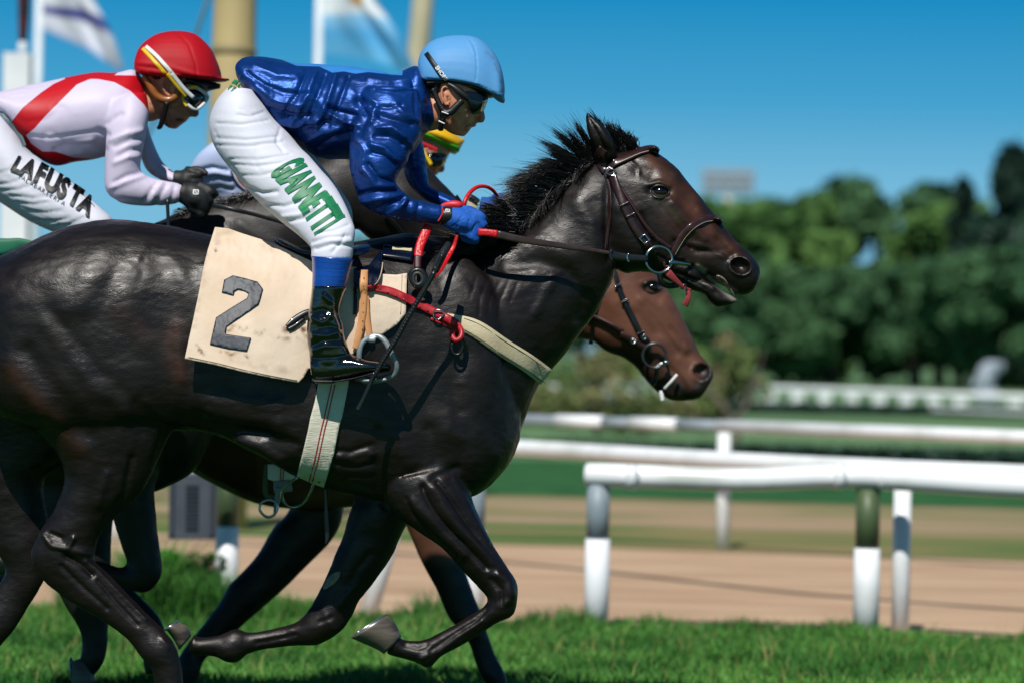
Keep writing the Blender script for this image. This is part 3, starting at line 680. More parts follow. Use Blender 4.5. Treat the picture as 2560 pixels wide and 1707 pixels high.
FOREF = [(700, 420, 1100, 400, .08), (650, 560, 1030, 560, .082), (615, 690, 960, 690, .07), (560, 820, 895, 825, .062), (510, 935, 800, 970, .052), (455, 1050, 715, 1075, .046), (405, 1130, 668, 1165, .048), (370, 1172, 600, 1262, .049), (330, 1200, 470, 1338, .044), (240, 1228, 320, 1350, .032), (60, 1262, 70, 1385, .028), (5, 1246, 8, 1430, .036), (-40, 1245, -42, 1448, .04), (-80, 1262, -90, 1440, .037), (-135, 1284, -155, 1408, .030), (-240, 1294, -262, 1398, .031), (-275, 1275, -300, 1372, .03)]
HINDN = [(-60, 820, 440, 760, .13, -.13), (-40, 900, 464, 860, .14, -.14), (10, 975, 465, 930, .135, -.14), (80, 1060, 455, 1030, .115, -.14), (140, 1130, 415, 1110, .095, -.145), (160, 1190, 360, 1220, .078, -.145), (140, 1260, 295, 1285, .062, -.145),
         (104, 1325, 250, 1338, .052, -.145), (80, 1385, 236, 1395, .047, -.145), (100, 1440, 252, 1418, .042, -.145), (165, 1495, 300, 1462, .034, -.145), (250, 1548, 350, 1515, .029, -.145), (318, 1598, 402, 1566, .031, -.145), (352, 1640, 437, 1610, .039, -.145),
         (380, 1680, 454, 1662, .032, -.145), (386, 1730, 460, 1722, .031, -.145), (392, 1760, 470, 1755, .034, -.145)]
HINDF = [(-100, 850, 300, 850, .13, .13), (-90, 980, 290, 980, .12, .13), (-70, 1090, 250, 1080, .09, .13), (-60, 1170, 170, 1150, .07, .13), (-60, 1230, 112, 1195, .055, .13), (-36, 1300, 120, 1298, .046, .13), (-12, 1370, 120, 1382, .043, .13),
         (14, 1424, 114, 1442, .036, .13), (-18, 1480, 74, 1512, .03, .13), (-62, 1540, 28, 1580, .03, .13), (-104, 1600, -22, 1640, .03, .13)]
def mv(st, dx, dy, w=1.0, k=1.0, dyc=0, about=None):
    out = []
    cx, cy = about or (0, 0)
    for r in st:
        q = [cx + (r[0] - cx) * k + dx, cy + (r[1] - cy) * k + dy, cx + (r[2] - cx) * k + dx, cy + (r[3] - cy) * k + dy, r[4] * w] + ([r[5] + dyc] if len(r) > 5 else [])
        out.append(q)
    return out
def conv(fr, st):
    ox, oy, k = FR[fr]; return [[r[0] * k + ox, r[1] * k + oy, r[2] * k + ox, r[3] * k + oy] + list(r[4:]) for r in st]

# ---- the black horse in front
P0 = [loft('P', TRUNK, 0, n=48, sq=(2.5, 3.9)), loft('P', NECK, 0, n=32), loft('C', HEADC, 0, n=32, sq=2.2), loft('C', JAWC, 0, n=24), loft('C', EARC, 0), loft('C', EAR2C, 0),
      loft('H', FOREN, -.16), loft('H', FOREF, .15), loft('P', HINDN), loft('P', HINDF)]
# shoulder and haunch mass
P0.append(loft('P', [(960, 700, 1180, 640, .05, -.13), (930, 800, 1240, 740, .07, -.15), (925, 950, 1260, 900, .085, -.155), (935, 1080, 1240, 1060, .085, -.155), (945, 1180, 1180, 1190, .07, -.155)]))
# nostril rim
P0.append(loft('C', [(1440, 790, 1452, 860, .012, -.045), (1500, 770, 1480, 890, .016, -.047), (1560, 775, 1540, 880, .016, -.042), (1590, 810, 1580, 860, .01, -.03)]))
V0, F0 = fuse(P0, .005, 6)
NR = px('C', [(1500, 812)])[0]
# sculpt: muscle, tendon, vein and crease strokes
S_C = [  # head and neck
    (26, -.010, [(1060, 430), (1140, 440)]), (14, .006, [(1050, 410), (1100, 395), (1150, 415)]), (10, .004, [(1075, 470), (1120, 480), (1155, 470)]), (45, -.006, [(1000, 330), (1060, 350)]),
    (26, .007, [(1170, 500), (1250, 600), (1330, 680)]), (18, -.005, [(1110, 520), (1200, 640), (1260, 720)]), (60, .008, [(900, 520), (930, 650), (980, 740)]), (18, -.006, [(1010, 560), (1060, 700), (1060, 800)]),
    (16, -.005, [(1180, 690), (1280, 740), (1400, 740)]), (14, .004, [(1250, 700), (1340, 720), (1430, 770)]), (30, -.007, [(1400, 690), (1460, 760)]), (12, -.009, [(1160, 800), (1250, 815), (1330, 855), (1420, 915), (1490, 968)]),
    (12, .006, [(1250, 850), (1310, 880), (1370, 930)]), (9, -.004, [(1190, 850), (1260, 880), (1330, 930)]), (9, -.004, [(1180, 870), (1240, 905), (1320, 950)]),
    (25, -.012, [(760, 80), (800, 180), (825, 235)]), (8, .003, [(960, 290), (1000, 320), (1000, 350)]), (10, -.003, [(1090, 760), (1150, 790), (1230, 790)]),
    (26, .005, [(1300, 540), (1380, 640), (1460, 730)]), (34, .005, [(1200, 360), (1290, 480)]),
    (20, -.007, [(850, 300), (840, 480), (835, 640), (850, 780)]), (60, .008, [(700, 500), (760, 600), (780, 720)]), (40, -.007, [(330, 820), (500, 800), (640, 850), (720, 960), (700, 1080)]),
    (60, .007, [(300, 700), (500, 700), (680, 760)]), (30, .004, [(560, 900), (480, 1050)]), (10, -.0013, [(300, 900), (250, 980), (240, 1060)]), (9, -.0012, [(345, 890), (300, 990), (290, 1080)]), (9, -.0012, [(240, 880), (200, 980), (195, 1060)]), (9, -.001, [(390, 900), (350, 1000)]),
    (9, -.001, [(180, 880), (150, 980)]), (50, -.006, [(120, 1250), (60, 1400), (100, 1540)])]
S_H = [  # fore legs
    (30, -.006, [(820, 60), (815, 200), (820, 400), (870, 520)]), (30, .012, [(1120, 380), (1180, 440), (1240, 560), (1370, 700), (1520, 840)]), (16, -.012, [(1090, 400), (1120, 480), (1200, 600), (1330, 740), (1470, 880)]),
    (14, -.010, [(1180, 370), (1240, 450), (1330, 580), (1430, 720), (1540, 850)]), (30, .010, [(1020, 480), (1100, 560), (1200, 680), (1330, 800)]), (14, -.007, [(1000, 470), (1030, 560), (1150, 680), (1280, 800)]), (18, .006, [(1280, 350), (1380, 540), (1480, 720)]),
    (24, -.008, [(1300, 280), (1180, 330), (1100, 390)]), (24, .010, [(1540, 920), (1600, 960), (1620, 1040)]), (14, -.009, [(1500, 950), (1560, 1010), (1560, 1100)]), (20, .007, [(1560, 1100), (1600, 1080)]), (12, -.006, [(1470, 1130), (1400, 1200), (1260, 1290), (1140, 1370)]),
    (13, .006, [(1440, 1200), (1300, 1290), (1190, 1380)]), (16, -.006, [(1110, 1340), (1060, 1360), (990, 1340)]), (16, .006, [(1080, 1420), (1120, 1400)]), (22, .006, [(700, 200), (760, 180), (800, 200)]), (22, -.003, [(560, 250), (700, 230), (790, 220)]),
    (60, .012, [(950, 100), (1000, 250)]), (40, -.006, [(1130, 60), (1180, 230)]), (50, .006, [(1420, 60), (1500, 200)]), (50, .01, [(30, 130), (150, 190), (280, 220)]), (30, -.009, [(0, 60), (180, 100), (330, 140)]),
    (22, -.008, [(770, 800), (690, 900), (640, 1000)]), (20, .006, [(660, 1000), (600, 1100)]), (22, .006, [(520, 1180), (560, 1240)]), (14, -.006, [(480, 1200), (540, 1180)]), (12, -.005, [(330, 1280), (100, 1330)])]
S_E = [  # haunch
    (60, .014, [(560, 330), (480, 480), (430, 600)]), (50, -.012, [(690, 300), (640, 450), (560, 560), (470, 680)]), (60, .010, [(700, 560), (760, 680), (800, 800)]), (40, -.008, [(600, 500), (620, 640), (700, 800)]),
    (36, -.012, [(280, 620), (420, 780), (560, 960), (760, 1130)]), (40, .012, [(250, 700), (380, 870), (520, 1040), (700, 1180)]), (50, -.012, [(150, 850), (280, 1020), (400, 1180), (500, 1320)]), (50, .012, [(30, 880), (150, 1060), (330, 1250), (420, 1380)]),
    (30, .008, [(960, 320), (1010, 430), (1050, 560)]), (34, -.006, [(1080, 380), (1090, 520), (1080, 620)]), (44, -.005, [(900, 380), (960, 520), (1000, 660)]), (30, .010, [(985, 700), (1000, 850), (1025, 1000)]),
    (34, -.010, [(1075, 760), (1070, 950), (1050, 1080), (1000, 1240), (930, 1350), (880, 1450)]), (24, .006, [(820, 1130), (900, 1200), (960, 1230)]), (30, -.006, [(760, 1150), (800, 1300)]), (30, .007, [(880, 1280), (850, 1420)]),
    (50, .010, [(1180, 1130), (1340, 1140), (1560, 1160)]), (30, -.010, [(1120, 1200), (1300, 1260), (1500, 1260)]), (34, .012, [(1340, 1320), (1450, 1360), (1568, 1450)]), (8, -.003, [(690, 1220), (790, 1265), (900, 1270)]),
    (40, .008, [(250, 430), (330, 520), (370, 600)]), (14, -.004, [(800, 330), (790, 420), (760, 500)]), (16, .004, [(830, 210), (780, 330)])]
S_F = [(16, .010, [(290, 600), (340, 670), (440, 690), (480, 620)]), (14, -.008, [(330, 590), (400, 620)]), (18, -.010, [(430, 740), (540, 800), (600, 860)]), (14, .006, [(560, 770), (640, 840), (800, 1000), (950, 1150)]), (12, -.006, [(640, 900), (760, 1040), (900, 1190)]),
       (24, .008, [(470, 700), (560, 720)]), (14, -.006, [(400, 800), (520, 920), (700, 1080)]), (30, .006, [(700, 200), (640, 400)]), (24, -.008, [(860, 100), (820, 330), (700, 500)]), (20, .006, [(1060, 1280), (1100, 1330)])]
S_E = [(w_ * (1.5 if p_[1][1] < 700 else 1.1), a_ * (.3 if p_[1][1] < 1000 else .5) * (1 if w_ != 34 or a_ > -.012 else .6), p_) for w_, a_, p_ in S_E]; S_H = [(w_ * 1.05, a_ * .8, p_) for w_, a_, p_ in S_H]; S_C = [(w_ * .9, a_ * 1.2, p_) for w_, a_, p_ in S_C]
S_E += [(46, .010, [(1180, 1200), (1340, 1220), (1560, 1250)]), (26, -.008, [(1120, 1250), (1300, 1300), (1500, 1310)]), (30, .012, [(1340, 1340), (1450, 1380), (1568, 1460)]), (60, .006, [(1150, 1130), (1350, 1120), (1540, 1140)])]
S_H += [(16, -.005, [(560, 180), (650, 190), (780, 150)]), (14, -.004, [(560, 260), (660, 280), (790, 260)]), (26, .006, [(600, 220), (700, 240), (780, 215)]), (16, -.004, [(540, 380), (640, 330), (790, 340)]), (60, .008, [(1250, 60), (1350, 120), (1380, 230)])]
for fr, S in (('C', S_C), ('H', S_H), ('E', S_E), ('F', S_F)): V0 = strokes(V0, F0, fr, S)
# nostril and ear hollows, fine mottled coat relief
N0 = normals(V0, F0); Q0 = proj(V0)
def nostril(V, N, fr, c, rx, ry, ang, depth):
    Q = proj(V); c = px(fr, [c])[0]; k = FR[fr][2]; d = (Q - c) / k; ca, sa = math.cos(ang), math.sin(ang)
    e = np.hypot((d[:, 0] * ca + d[:, 1] * sa) / rx, (-d[:, 0] * sa + d[:, 1] * ca) / ry)
    h = -depth * np.clip(1.25 - e, 0, 1) ** .6 * (e < 1.25) + depth * .22 * np.exp(-((e - 1.3) / .22) ** 2)
    return V + np.array([0, -1, 0]) * (h * (N[:, 1] < .1))[:, None]
V0 = nostril(V0, N0, 'C', (1510, 815), 42, 34, .35, .030)
V0 = V0 + N0 * (vnoise(V0 * np.array([4, 7, 7]), 7) * .003 + vnoise(V0 * np.array([14, 26, 20]), 9) * .0012 + vnoise(V0 * 26, 3) * .0012 + vnoise(V0 * np.array([60, 60, 140]), 4) * .0006)[:, None]
TAN = [(70, .35, [(1150, 560), (1250, 680), (1330, 740)]), (50, .8, [(1060, 290), (1130, 360), (1170, 430)]), (44, .75, [(1230, 500), (1300, 580), (1340, 600)]), (40, .8, [(1350, 640), (1400, 680), (1460, 720)]), (40, .5, [(1240, 430), (1300, 520)]), (30, .35, [(1480, 740), (1520, 780)]), (40, .2, [(980, 420), (960, 520)])]
tan0 = mask(V0, 'C', TAN) + mask(V0, 'E', [(50, .55, [(990, 700), (960, 800), (1010, 980)]), (55, .4, [(60, 950), (180, 1100), (330, 1270), (430, 1380)]), (60, .18, [(650, 600), (800, 750)])])
tan0 = np.clip(tan0 * (.75 + .4 * vnoise(V0 * 30, 8)), 0, 1)
pale0 = mask(V0, 'C', [(9, .9, [(1290, 815), (1330, 840)]), (14, .55, [(1390, 900), (1440, 950), (1480, 985)]), (10, .5, [(1350, 870), (1380, 900)]), (30, .10, [(1100, 500), (1180, 560)])])
pale0 = np.clip(pale0 + sdf(V0, 'H', [[(600, 898), (592, 930), (560, 975), (505, 1008), (497, 990), (510, 950), (550, 915)]], 8) * 1.0 * 0, 0, 1)
horse = thing('race_horse', 'black horse in front with number two cloth and brown leather bridle, galloping right', 'horse', (0, 0, 0), 'galloping race horses')
body0 = put('body', (V0, F0), M_black, horse, attrs={'tan': tan0, 'pale': pale0}); B0 = bvh((V0, F0))
def eye(parent, fr, c, r, b, k=1.0, mt=M_eye):
    p = px(fr, [c]); y = hit(b, p)[0]; ce = W(p, y + r * .45)[0]; o = put('eye', ball(ce, (r * 1.25, r, r * .95), 20), mt, parent)
    ring = [(c[0] + math.cos(a) * r * 1.45 * 844 / FR[fr][2] * k, c[1] + math.sin(a) * r * 1.0 * 844 / FR[fr][2] * k + math.cos(a) * 2) for a in np.linspace(0, 2 * math.pi, 13)[:-1]]
    q = px(fr, ring); put('eyelid', tube(W(q, hit(b, q) + .001), .0045, n=8, sub=3, closed=True), bpy.data.materials['nostril_skin'], parent); return o
eye(horse, 'C', (1105, 443), .019, B0)
def nostr(parent, fr, poly, b, m, name, off):
    return put(name, patch(fr, poly, b, off=off, th=.001, cell=4, curve=True, rel=1), m, parent)
nostr(horse, 'C', [(1462, 800), (1490, 782), (1530, 785), (1556, 806), (1552, 838), (1520, 848), (1482, 842), (1464, 825)], B0, M_wet, 'nostril', -.012)
nostr(horse, 'C', [(1488, 826), (1510, 812), (1538, 822), (1530, 842), (1500, 846)], B0, M_pink, 'nostril_lining', -.010)
nostr(horse, 'C', [(1370, 866), (1400, 862), (1430, 878), (1456, 915), (1480, 950), (1484, 966), (1468, 960), (1440, 925), (1400, 890)], B0, mat('tongue', '#8f8570', '#5f5644', rough=.35, sc=60), 'tongue', .001)
nostr(horse, 'C', [(1462, 925), (1476, 946), (1482, 966), (1472, 958), (1460, 938)], B0, mat('teeth', '#d8cfa6', '#a9a070', rough=.3), 'teeth', .003)
put('chestnut', patch('H', [(598, 900), (592, 935), (562, 975), (505, 1008), (498, 985), (515, 948), (550, 915)], B0, off=.001, th=.005, cell=5, curve=True), mat('chestnut_horn', '#9a8c7c', '#6f6355', rough=.8, sc=40, bump=.5, bsc=90), horse)
def hoof(parent, fr, st, yc, sole, shoe=True, m=M_hoof, r=.006):
    """horn wall as a cut cone; shoe a bent bar round the sole"""
    o = put('hoof', loft(fr, st, yc, n=24, sub=3), m, parent)
    if shoe:
        a = W(px(fr, [sole[0], sole[1]]), yc); c = a.mean(0); u = (a[0] - a[1]) / 2; wd = sole[2]; pts = []
        for t in np.linspace(-2.5, 2.5, 15): pts.append(c + u * math.cos(t) * .93 + np.array([0, wd, 0]) * math.sin(t) * .92)
        put('horseshoe', tube(pts, r, n=6, sub=2), M_shoe, o)
    return o
hoof(horse, 'H', [(962, 1290, 858, 1392, .036), (930, 1215, 800, 1358, .047), (885, 1168, 672, 1302, .058), (878, 1162, 666, 1292, .056)], -.16, [(876, 1166), (672, 1290), .056])
hoof(horse, 'F', [(1250, 1255, 1170, 1350, .034), (1225, 1200, 1140, 1290, .044), (1175, 1172, 1090, 1220, .052), (1160, 1168, 1078, 1212, .05)], .15, [(1160, 1170), (1080, 1214), .05])
hoof(horse, 'P', [(392, 1755, 470, 1750, .036), (396, 1800, 500, 1790, .048), (402, 1842, 522, 1832, .056), (402, 1850, 524, 1840, .055)], -.145, [(402, 1850), (524, 1840), .055])
hoof(horse, 'P', [(-130, 1590, -60, 1610, .034), (-160, 1650, -70, 1670, .05), (-170, 1670, -80, 1692, .052)], .13, [(-172, 1672), (-82, 1694), .05])
# tail, streaming back out of the frame
def strands(n, root, tip, rr, ln, rad, seed, sag=.0, curl=.02, wid=4, seg=7, spread=.02):
    """hair: thin tapering three sided strands; root(u)->point, tip(u, rng)->vector"""
    rng = np.random.default_rng(seed); V = []; F = []
    for i in range(n):
        u = rng.uniform(); p = root(u, rng); d = tip(u, rng); L_ = ln * rng.uniform(.5, 1.1) * (1 if np.ndim(rr) == 0 else 1); ph = rng.uniform(0, 6.28); am = curl * rng.uniform(.3, 1.4)
        a = np.cross(d, [0, 1, 0]); a = a / (np.linalg.norm(a) + 1e-9); o = len(V); r0 = rad * rng.uniform(.6, 1.3)
        for k in range(seg + 1):
            t = k / seg; c = p + d * L_ * t + a * am * math.sin(ph + t * 4.2) * t + np.array([0, am * .6 * math.cos(ph + t * 3) * t, -sag * t * t * L_]); r = r0 * (1 - t) ** .7 + 1e-4
            for q in range(3):
                g = q * 2.1; V.append(c + a * r * math.cos(g) + np.array([0, 1, 0]) * r * math.sin(g))
            if k:
                b_ = o + 3 * (k - 1)
                for q in range(3): F.append((b_ + q, b_ + (q + 1) % 3, b_ + 3 + (q + 1) % 3, b_ + 3 + q))
    return np.array(V), F
# mane
CR = smoothpath(px('C', [(800, 262), (745, 290), (690, 335), (620, 395), (560, 450), (510, 520), (440, 590), (380, 640), (300, 680)]), 8)
MT = [  # photo direction and length (C px) of the lock along the crest
    (0, (-30, -150)), (.12, (-60, -190)), (.25, (-90, -200)), (.38, (-140, -160)), (.5, (-190, -130)), (.62, (-170, -70)), (.75, (-150, -40)), (.88, (-120, 0)), (1, (-60, 40))]
def locks(fr, L, yc, per, rad, seed, seg=9, jr=9, jt=20, dep=.035, fly=.12):
    """hair in locks: each lock (root, bend, tip) in photo pixels; strands share its sweep and fan out at the tip"""
    rng = np.random.default_rng(seed); V = []; F = []
    for r_, b_, t_ in L:
        ph = rng.uniform(0, 6.28)
        for s_ in range(per):
            f = rng.uniform() < fly; j = rng.normal(0, 1, 2); R0 = np.array(r_) + rng.normal(0, jr, 2); ln = rng.uniform(.55, 1.08) * (1.25 if f else 1)
            T0 = np.array(r_) + (np.array(t_) - np.array(r_)) * ln + j * jt * (1.35 if f else 1); Bd = np.array(b_) + j * jt * .55 + rng.normal(0, 5, 2)
            y0 = yc + rng.uniform(-dep, dep); y1 = y0 + rng.normal(0, dep * .8) - .01; k = np.linspace(0, 1, seg + 1)[:, None]
            P = R0 * (1 - k) ** 2 + 2 * Bd * k * (1 - k) + T0 * k * k; P = P + np.stack([np.sin(ph + k[:, 0] * 7), np.cos(ph + k[:, 0] * 6)], 1) * k * 9 + np.stack([np.sin(ph * 3 + f + k[:, 0] * 13), np.cos(ph * 3 + k[:, 0] * 12)], 1) * k * 3
            Wd = W(px(fr, P), (y0 + (y1 - y0) * k[:, 0])); o = len(V); r0 = rad * rng.uniform(.6, 1.3) * (.55 if f else 1)
            d = np.gradient(Wd, axis=0); d /= np.linalg.norm(d, axis=1)[:, None]; a = np.cross(d, [0, 1, 0]); a /= np.linalg.norm(a, axis=1)[:, None] + 1e-9
            for i in range(seg + 1):
                r = r0 * (1 - i / seg) ** .6 + 1.5e-4
                for q in range(3): V.append(Wd[i] + a[i] * r * math.cos(q * 2.1) + np.array([0, 1, 0]) * r * math.sin(q * 2.1))
                if i:
                    b2_ = o + 3 * (i - 1)
                    for q in range(3): F.append((b2_ + q, b2_ + (q + 1) % 3, b2_ + 3 + (q + 1) % 3, b2_ + 3 + q))
    return np.array(V), F
ML = [((785, 275), (745, 190), (690, 105)), ((765, 285), (705, 200), (640, 140)), ((745, 295), (680, 215), (580, 150)), ((725, 312), (645, 240), (520, 205)), ((705, 330), (625, 275), (545, 240)),
      ((685, 346), (595, 300), (505, 290)), ((663, 364), (570, 320), (440, 322)), ((640, 382), (545, 335), (400, 345)), ((618, 402), (500, 345), (338, 370)), ((592, 425), (470, 370), (328, 408)), ((566, 450), (450, 410), (335, 445)),
      ((542, 478), (430, 440), (300, 480)), ((520, 505), (400, 480), (262, 492)), ((500, 532), (390, 520), (232, 520)), ((480, 560), (380, 560), (222, 562)), ((456, 590), (360, 600), (230, 612)), ((430, 618), (340, 625), (240, 650)), ((400, 640), (330, 640), (270, 640)),
      ((650, 385), (590, 430), (560, 500)), ((600, 430), (540, 470), (510, 550)), ((550, 480), (490, 530), (470, 600)), ((500, 540), (440, 590), (430, 650)), ((470, 590), (400, 620), (380, 680)), ((740, 305), (700, 330), (670, 380))]
put('mane', join([locks('C', ML, -.015, 190, .0012, 5, jt=11, jr=15, fly=.1), locks('C', ML[:18], 0, 30, .0008, 6, jt=26, fly=.3)]), M_hair, horse)
# loose mane over the hands at the base of the neck
LL = [((1350, 560), (1150, 480), (960, 470)), ((1380, 620), (1180, 560), (950, 560)), ((1400, 680), (1200, 650), (960, 620)), ((1380, 740), (1180, 740), (980, 700)), ((1300, 800), (1100, 850), (950, 840)), ((1150, 880), (1050, 920), (930, 880)),
      ((1060, 880), (860, 820), (640, 820)), ((940, 930), (720, 880), (430, 870)), ((900, 980), (680, 960), (400, 980)), ((860, 1020), (650, 1030), (380, 1080)), ((1380, 560), (1300, 430), (1150, 400))]
put('mane_lock', locks('K', LL, -.09, 130, .0017, 11, jr=26, jt=34, dep=.05), M_hair, horse)
put('forelock', join([locks('C', [((910, 235), (880, 160), (850, 100)), ((940, 230), (920, 170), (880, 125)), ((965, 226), (950, 185), (925, 150)), ((985, 222), (975, 200), (955, 172)), ((860, 180), (800, 100), (760, 62))], 0, 90, .0018, 41, jt=14), strands(500, lambda u, r: W(px('C', [(875 + 110 * u, 232 - 15 * u)]) + r.normal(0, 3, 2), r.uniform(-.03, .04))[0], lambda u, r: np.array([-.02 - .02 * r.uniform() + .03 * u, r.normal(0, .01), .075 * (1.1 - u * .75) * r.uniform(.6, 1.1)]), 0, 1.15, .0018, 12, curl=.012),
                      strands(60, lambda u, r: W(px('C', [(850 + 60 * u, 150)]), 0)[0], lambda u, r: np.array([-.045, 0, .035]), 0, .9, .0008, 13, curl=.02)]), M_hair, horse)
put('whiskers', strands(46, lambda u, r: W(px('C', [(1330 + 160 * u, 985 + 20 * math.sin(u * 3))]), r.uniform(-.03, .03))[0], lambda u, r: np.array([r.normal(-.01, .02), r.normal(0, .01), -.045 * r.uniform(.4, 1)]), 0, 1, .0004, 14, curl=.004), M_hair, horse)
put('tail', strands(500, lambda u, r: W(np.array([[-70 + r.normal(0, 6), 760 + 60 * u]]), r.uniform(-.03, .03))[0], lambda u, r: np.array([-.75 + r.normal(0, .06), r.normal(0, .07), -.12 + r.normal(0, .06)]), 0, 1, .0022, 15, curl=.05, sag=.25), M_hair, horse)

# ---- the bay horse beyond, and the dark horse of the red capped rider
Y2 = 1.55; Y3 = .85
# bay head in frame C
BHEAD = [(700, 500, 640, 860, .075), (790, 560, 720, 1130, .09), (900, 640, 800, 1220, .097), (1000, 720, 850, 1250, .10), (1080, 850, 920, 1275, .098), (1160, 960, 985, 1325, .084), (1215, 1060, 1045, 1400, .072), (1262, 1160, 1085, 1440, .064),
         (1300, 1240, 1120, 1465, .06), (1345, 1300, 1165, 1488, .058), (1375, 1350, 1235, 1490, .056), (1362, 1400, 1290, 1485, .045), (1330, 1440, 1310, 1475, .025)]
BNECK = [(-250, 700, 60, 1500, .18), (0, 680, 300, 1420, .16), (200, 640, 480, 1280, .135), (400, 600, 620, 1200, .11), (560, 560, 700, 1180, .095), (680, 540, 760, 1190, .09)]
FOREB = [(900, 380, 1180, 420, .07), (960, 560, 1230, 560, .07), (1000, 650, 1270, 680, .064), (1080, 840, 1330, 860, .054), (1170, 1010, 1390, 1020, .046), (1240, 1170, 1440, 1150, .046), (1300, 1240, 1465, 1230, .046), (1365, 1330, 1490, 1300, .034),
         (1400, 1440, 1530, 1410, .029), (1440, 1530, 1580, 1500, .036), (1480, 1600, 1600, 1590, .03), (1490, 1680, 1600, 1680, .03)]
FOREB2 = [(150, 330, 620, 330, .07), (300, 500, 620, 540, .068), (190, 650, 560, 700, .064), (102, 800, 400, 870, .056), (0, 915, 260, 1010, .05), (-72, 985, 160, 1100, .05), (-120, 1075, 60, 1185, .044), (-220, 1215, -70, 1305, .033), (-330, 1350, -205, 1425, .03), (-385, 1460, -235, 1500, .038), (-380, 1600, -260, 1620, .03)]
TRUNK2 = [(-140, 740, -140, 920, .1), (-60, 660, -60, 1000, .2), (60, 610, 60, 1040, .27), (200, 590, 200, 1060, .28), (330, 600, 350, 1080, .28), (440, 620, 450, 1160, .28), (520, 630, 530, 1208, .29), (640, 640, 640, 1258, .3), (740, 645, 740, 1272, .3), (860, 640, 860, 1268, .28),
          (960, 640, 960, 1256, .25), (1050, 660, 1040, 1250, .23), (1120, 720, 1120, 1220, .2), (1180, 830, 1180, 1150, .14)]
TRUNK3 = [(-760, 760, -760, 940, .1), (-600, 640, -600, 1080, .27), (-300, 640, -300, 1090, .3), (0, 650, 0, 1180, .3), (200, 630, 200, 1220, .28), (330, 600, 340, 1238, .25), (430, 600, 430, 1212, .22), (500, 640, 495, 1165, .17), (555, 760, 550, 1050, .1)]
P2 = [loft('P', TRUNK2, Y2, n=32, sub=4), loft('C', BNECK, Y2), loft('C', BHEAD, Y2, n=28, sq=2.2), loft('H', FOREB, Y2 - .14, ws=.95), loft('H', FOREB2, Y2 + .12),
      loft('P', mv(HINDN, -80, 10, about=(900, 900), k=.9, dyc=Y2)), loft('P', mv(HINDF, -80, 10, about=(900, 900), k=.9, dyc=Y2)),
      loft('C', [(800, 470, 815, 480, .01, Y2 - .07), (790, 560, 870, 580, .028, Y2 - .07), (790, 640, 860, 640, .025, Y2 - .07)])]
V2, F2 = fuse(P2, .0085, 4)
V2 = strokes(V2, F2, 'C', [(26, -.010, [(1030, 925), (1095, 930)]), (14, .006, [(1020, 900), (1070, 880), (1115, 905)]), (24, .007, [(1120, 1010), (1190, 1130), (1240, 1230)]), (20, -.006, [(1040, 1010), (1130, 1140), (1190, 1250)]), (50, .006, [(850, 950), (900, 1100), (960, 1200)]),
     (12, -.007, [(1110, 1290), (1190, 1360), (1240, 1430), (1235, 1470)]), (16, -.006, [(960, 1050), (1000, 1160)]), (10, -.004, [(1160, 1130), (1220, 1200)]), (24, -.006, [(1240, 1270), (1290, 1400)]), (9, .004, [(1000, 980), (1080, 1060), (1150, 1150), (1200, 1220)]), (30, -.006, [(1000, 1060), (1080, 1160)]), (12, .004, [(900, 800), (880, 900), (900, 1000)]), (8, .003, [(1090, 1160), (1140, 1200), (1200, 1290)]), (10, -.004, [(1060, 960), (1100, 975), (1130, 950)])])
N2 = normals(V2, F2); V2 = nostril(V2, N2, 'C', (1315, 1345), 36, 34, .5, .03); V2 = V2 + N2 * (vnoise(V2 * 26, 3) * .001)[:, None]
Q2 = proj(V2)
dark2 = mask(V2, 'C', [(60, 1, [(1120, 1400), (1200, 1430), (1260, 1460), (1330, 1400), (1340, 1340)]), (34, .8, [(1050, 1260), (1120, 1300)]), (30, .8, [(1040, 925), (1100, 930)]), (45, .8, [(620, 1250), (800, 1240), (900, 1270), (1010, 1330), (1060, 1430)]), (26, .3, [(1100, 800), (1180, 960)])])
dark2 = np.clip(dark2 + np.clip((Q2[:, 1] - 1385) / 40, 0, 1) * (Q2[:, 1] > 1300) + (Q2[:, 0] < 640) * .5 + np.clip((960 - Q2[:, 0]) / 60, 0, 1) * (Q2[:, 1] > 1270), 0, 1)  # left part darkened to carry the belly's shade; the rest are black points
bay = thing('race_horse', 'reddish bay horse whose head shows below the chin of the black horse', 'horse', (-.2, Y2, 0), 'galloping race horses')
put('body', (V2, F2), M_bay, bay, attrs={'tan': dark2, 'pale': dark2 * 0}); B2 = bvh((V2, F2))
eye(bay, 'C', (1066, 922), .018, B2)
nostr(bay, 'C', [(1275, 1350), (1288, 1322), (1325, 1312), (1350, 1330), (1345, 1365), (1320, 1382), (1290, 1375)], B2, M_wet, 'nostril', -.012)
hoof(bay, 'P', [(1225, 1755, 1290, 1750, .034), (1235, 1800, 1310, 1790, .05), (1240, 1820, 1325, 1812, .052)], Y2 - .14, [(1240, 1820), (1325, 1812), .05])
hoof(bay, 'P', [(440, 1730, 495, 1728, .034), (440, 1775, 510, 1770, .05), (440, 1800, 525, 1795, .052)], Y2 + .12, [(440, 1800), (525, 1795), .05])

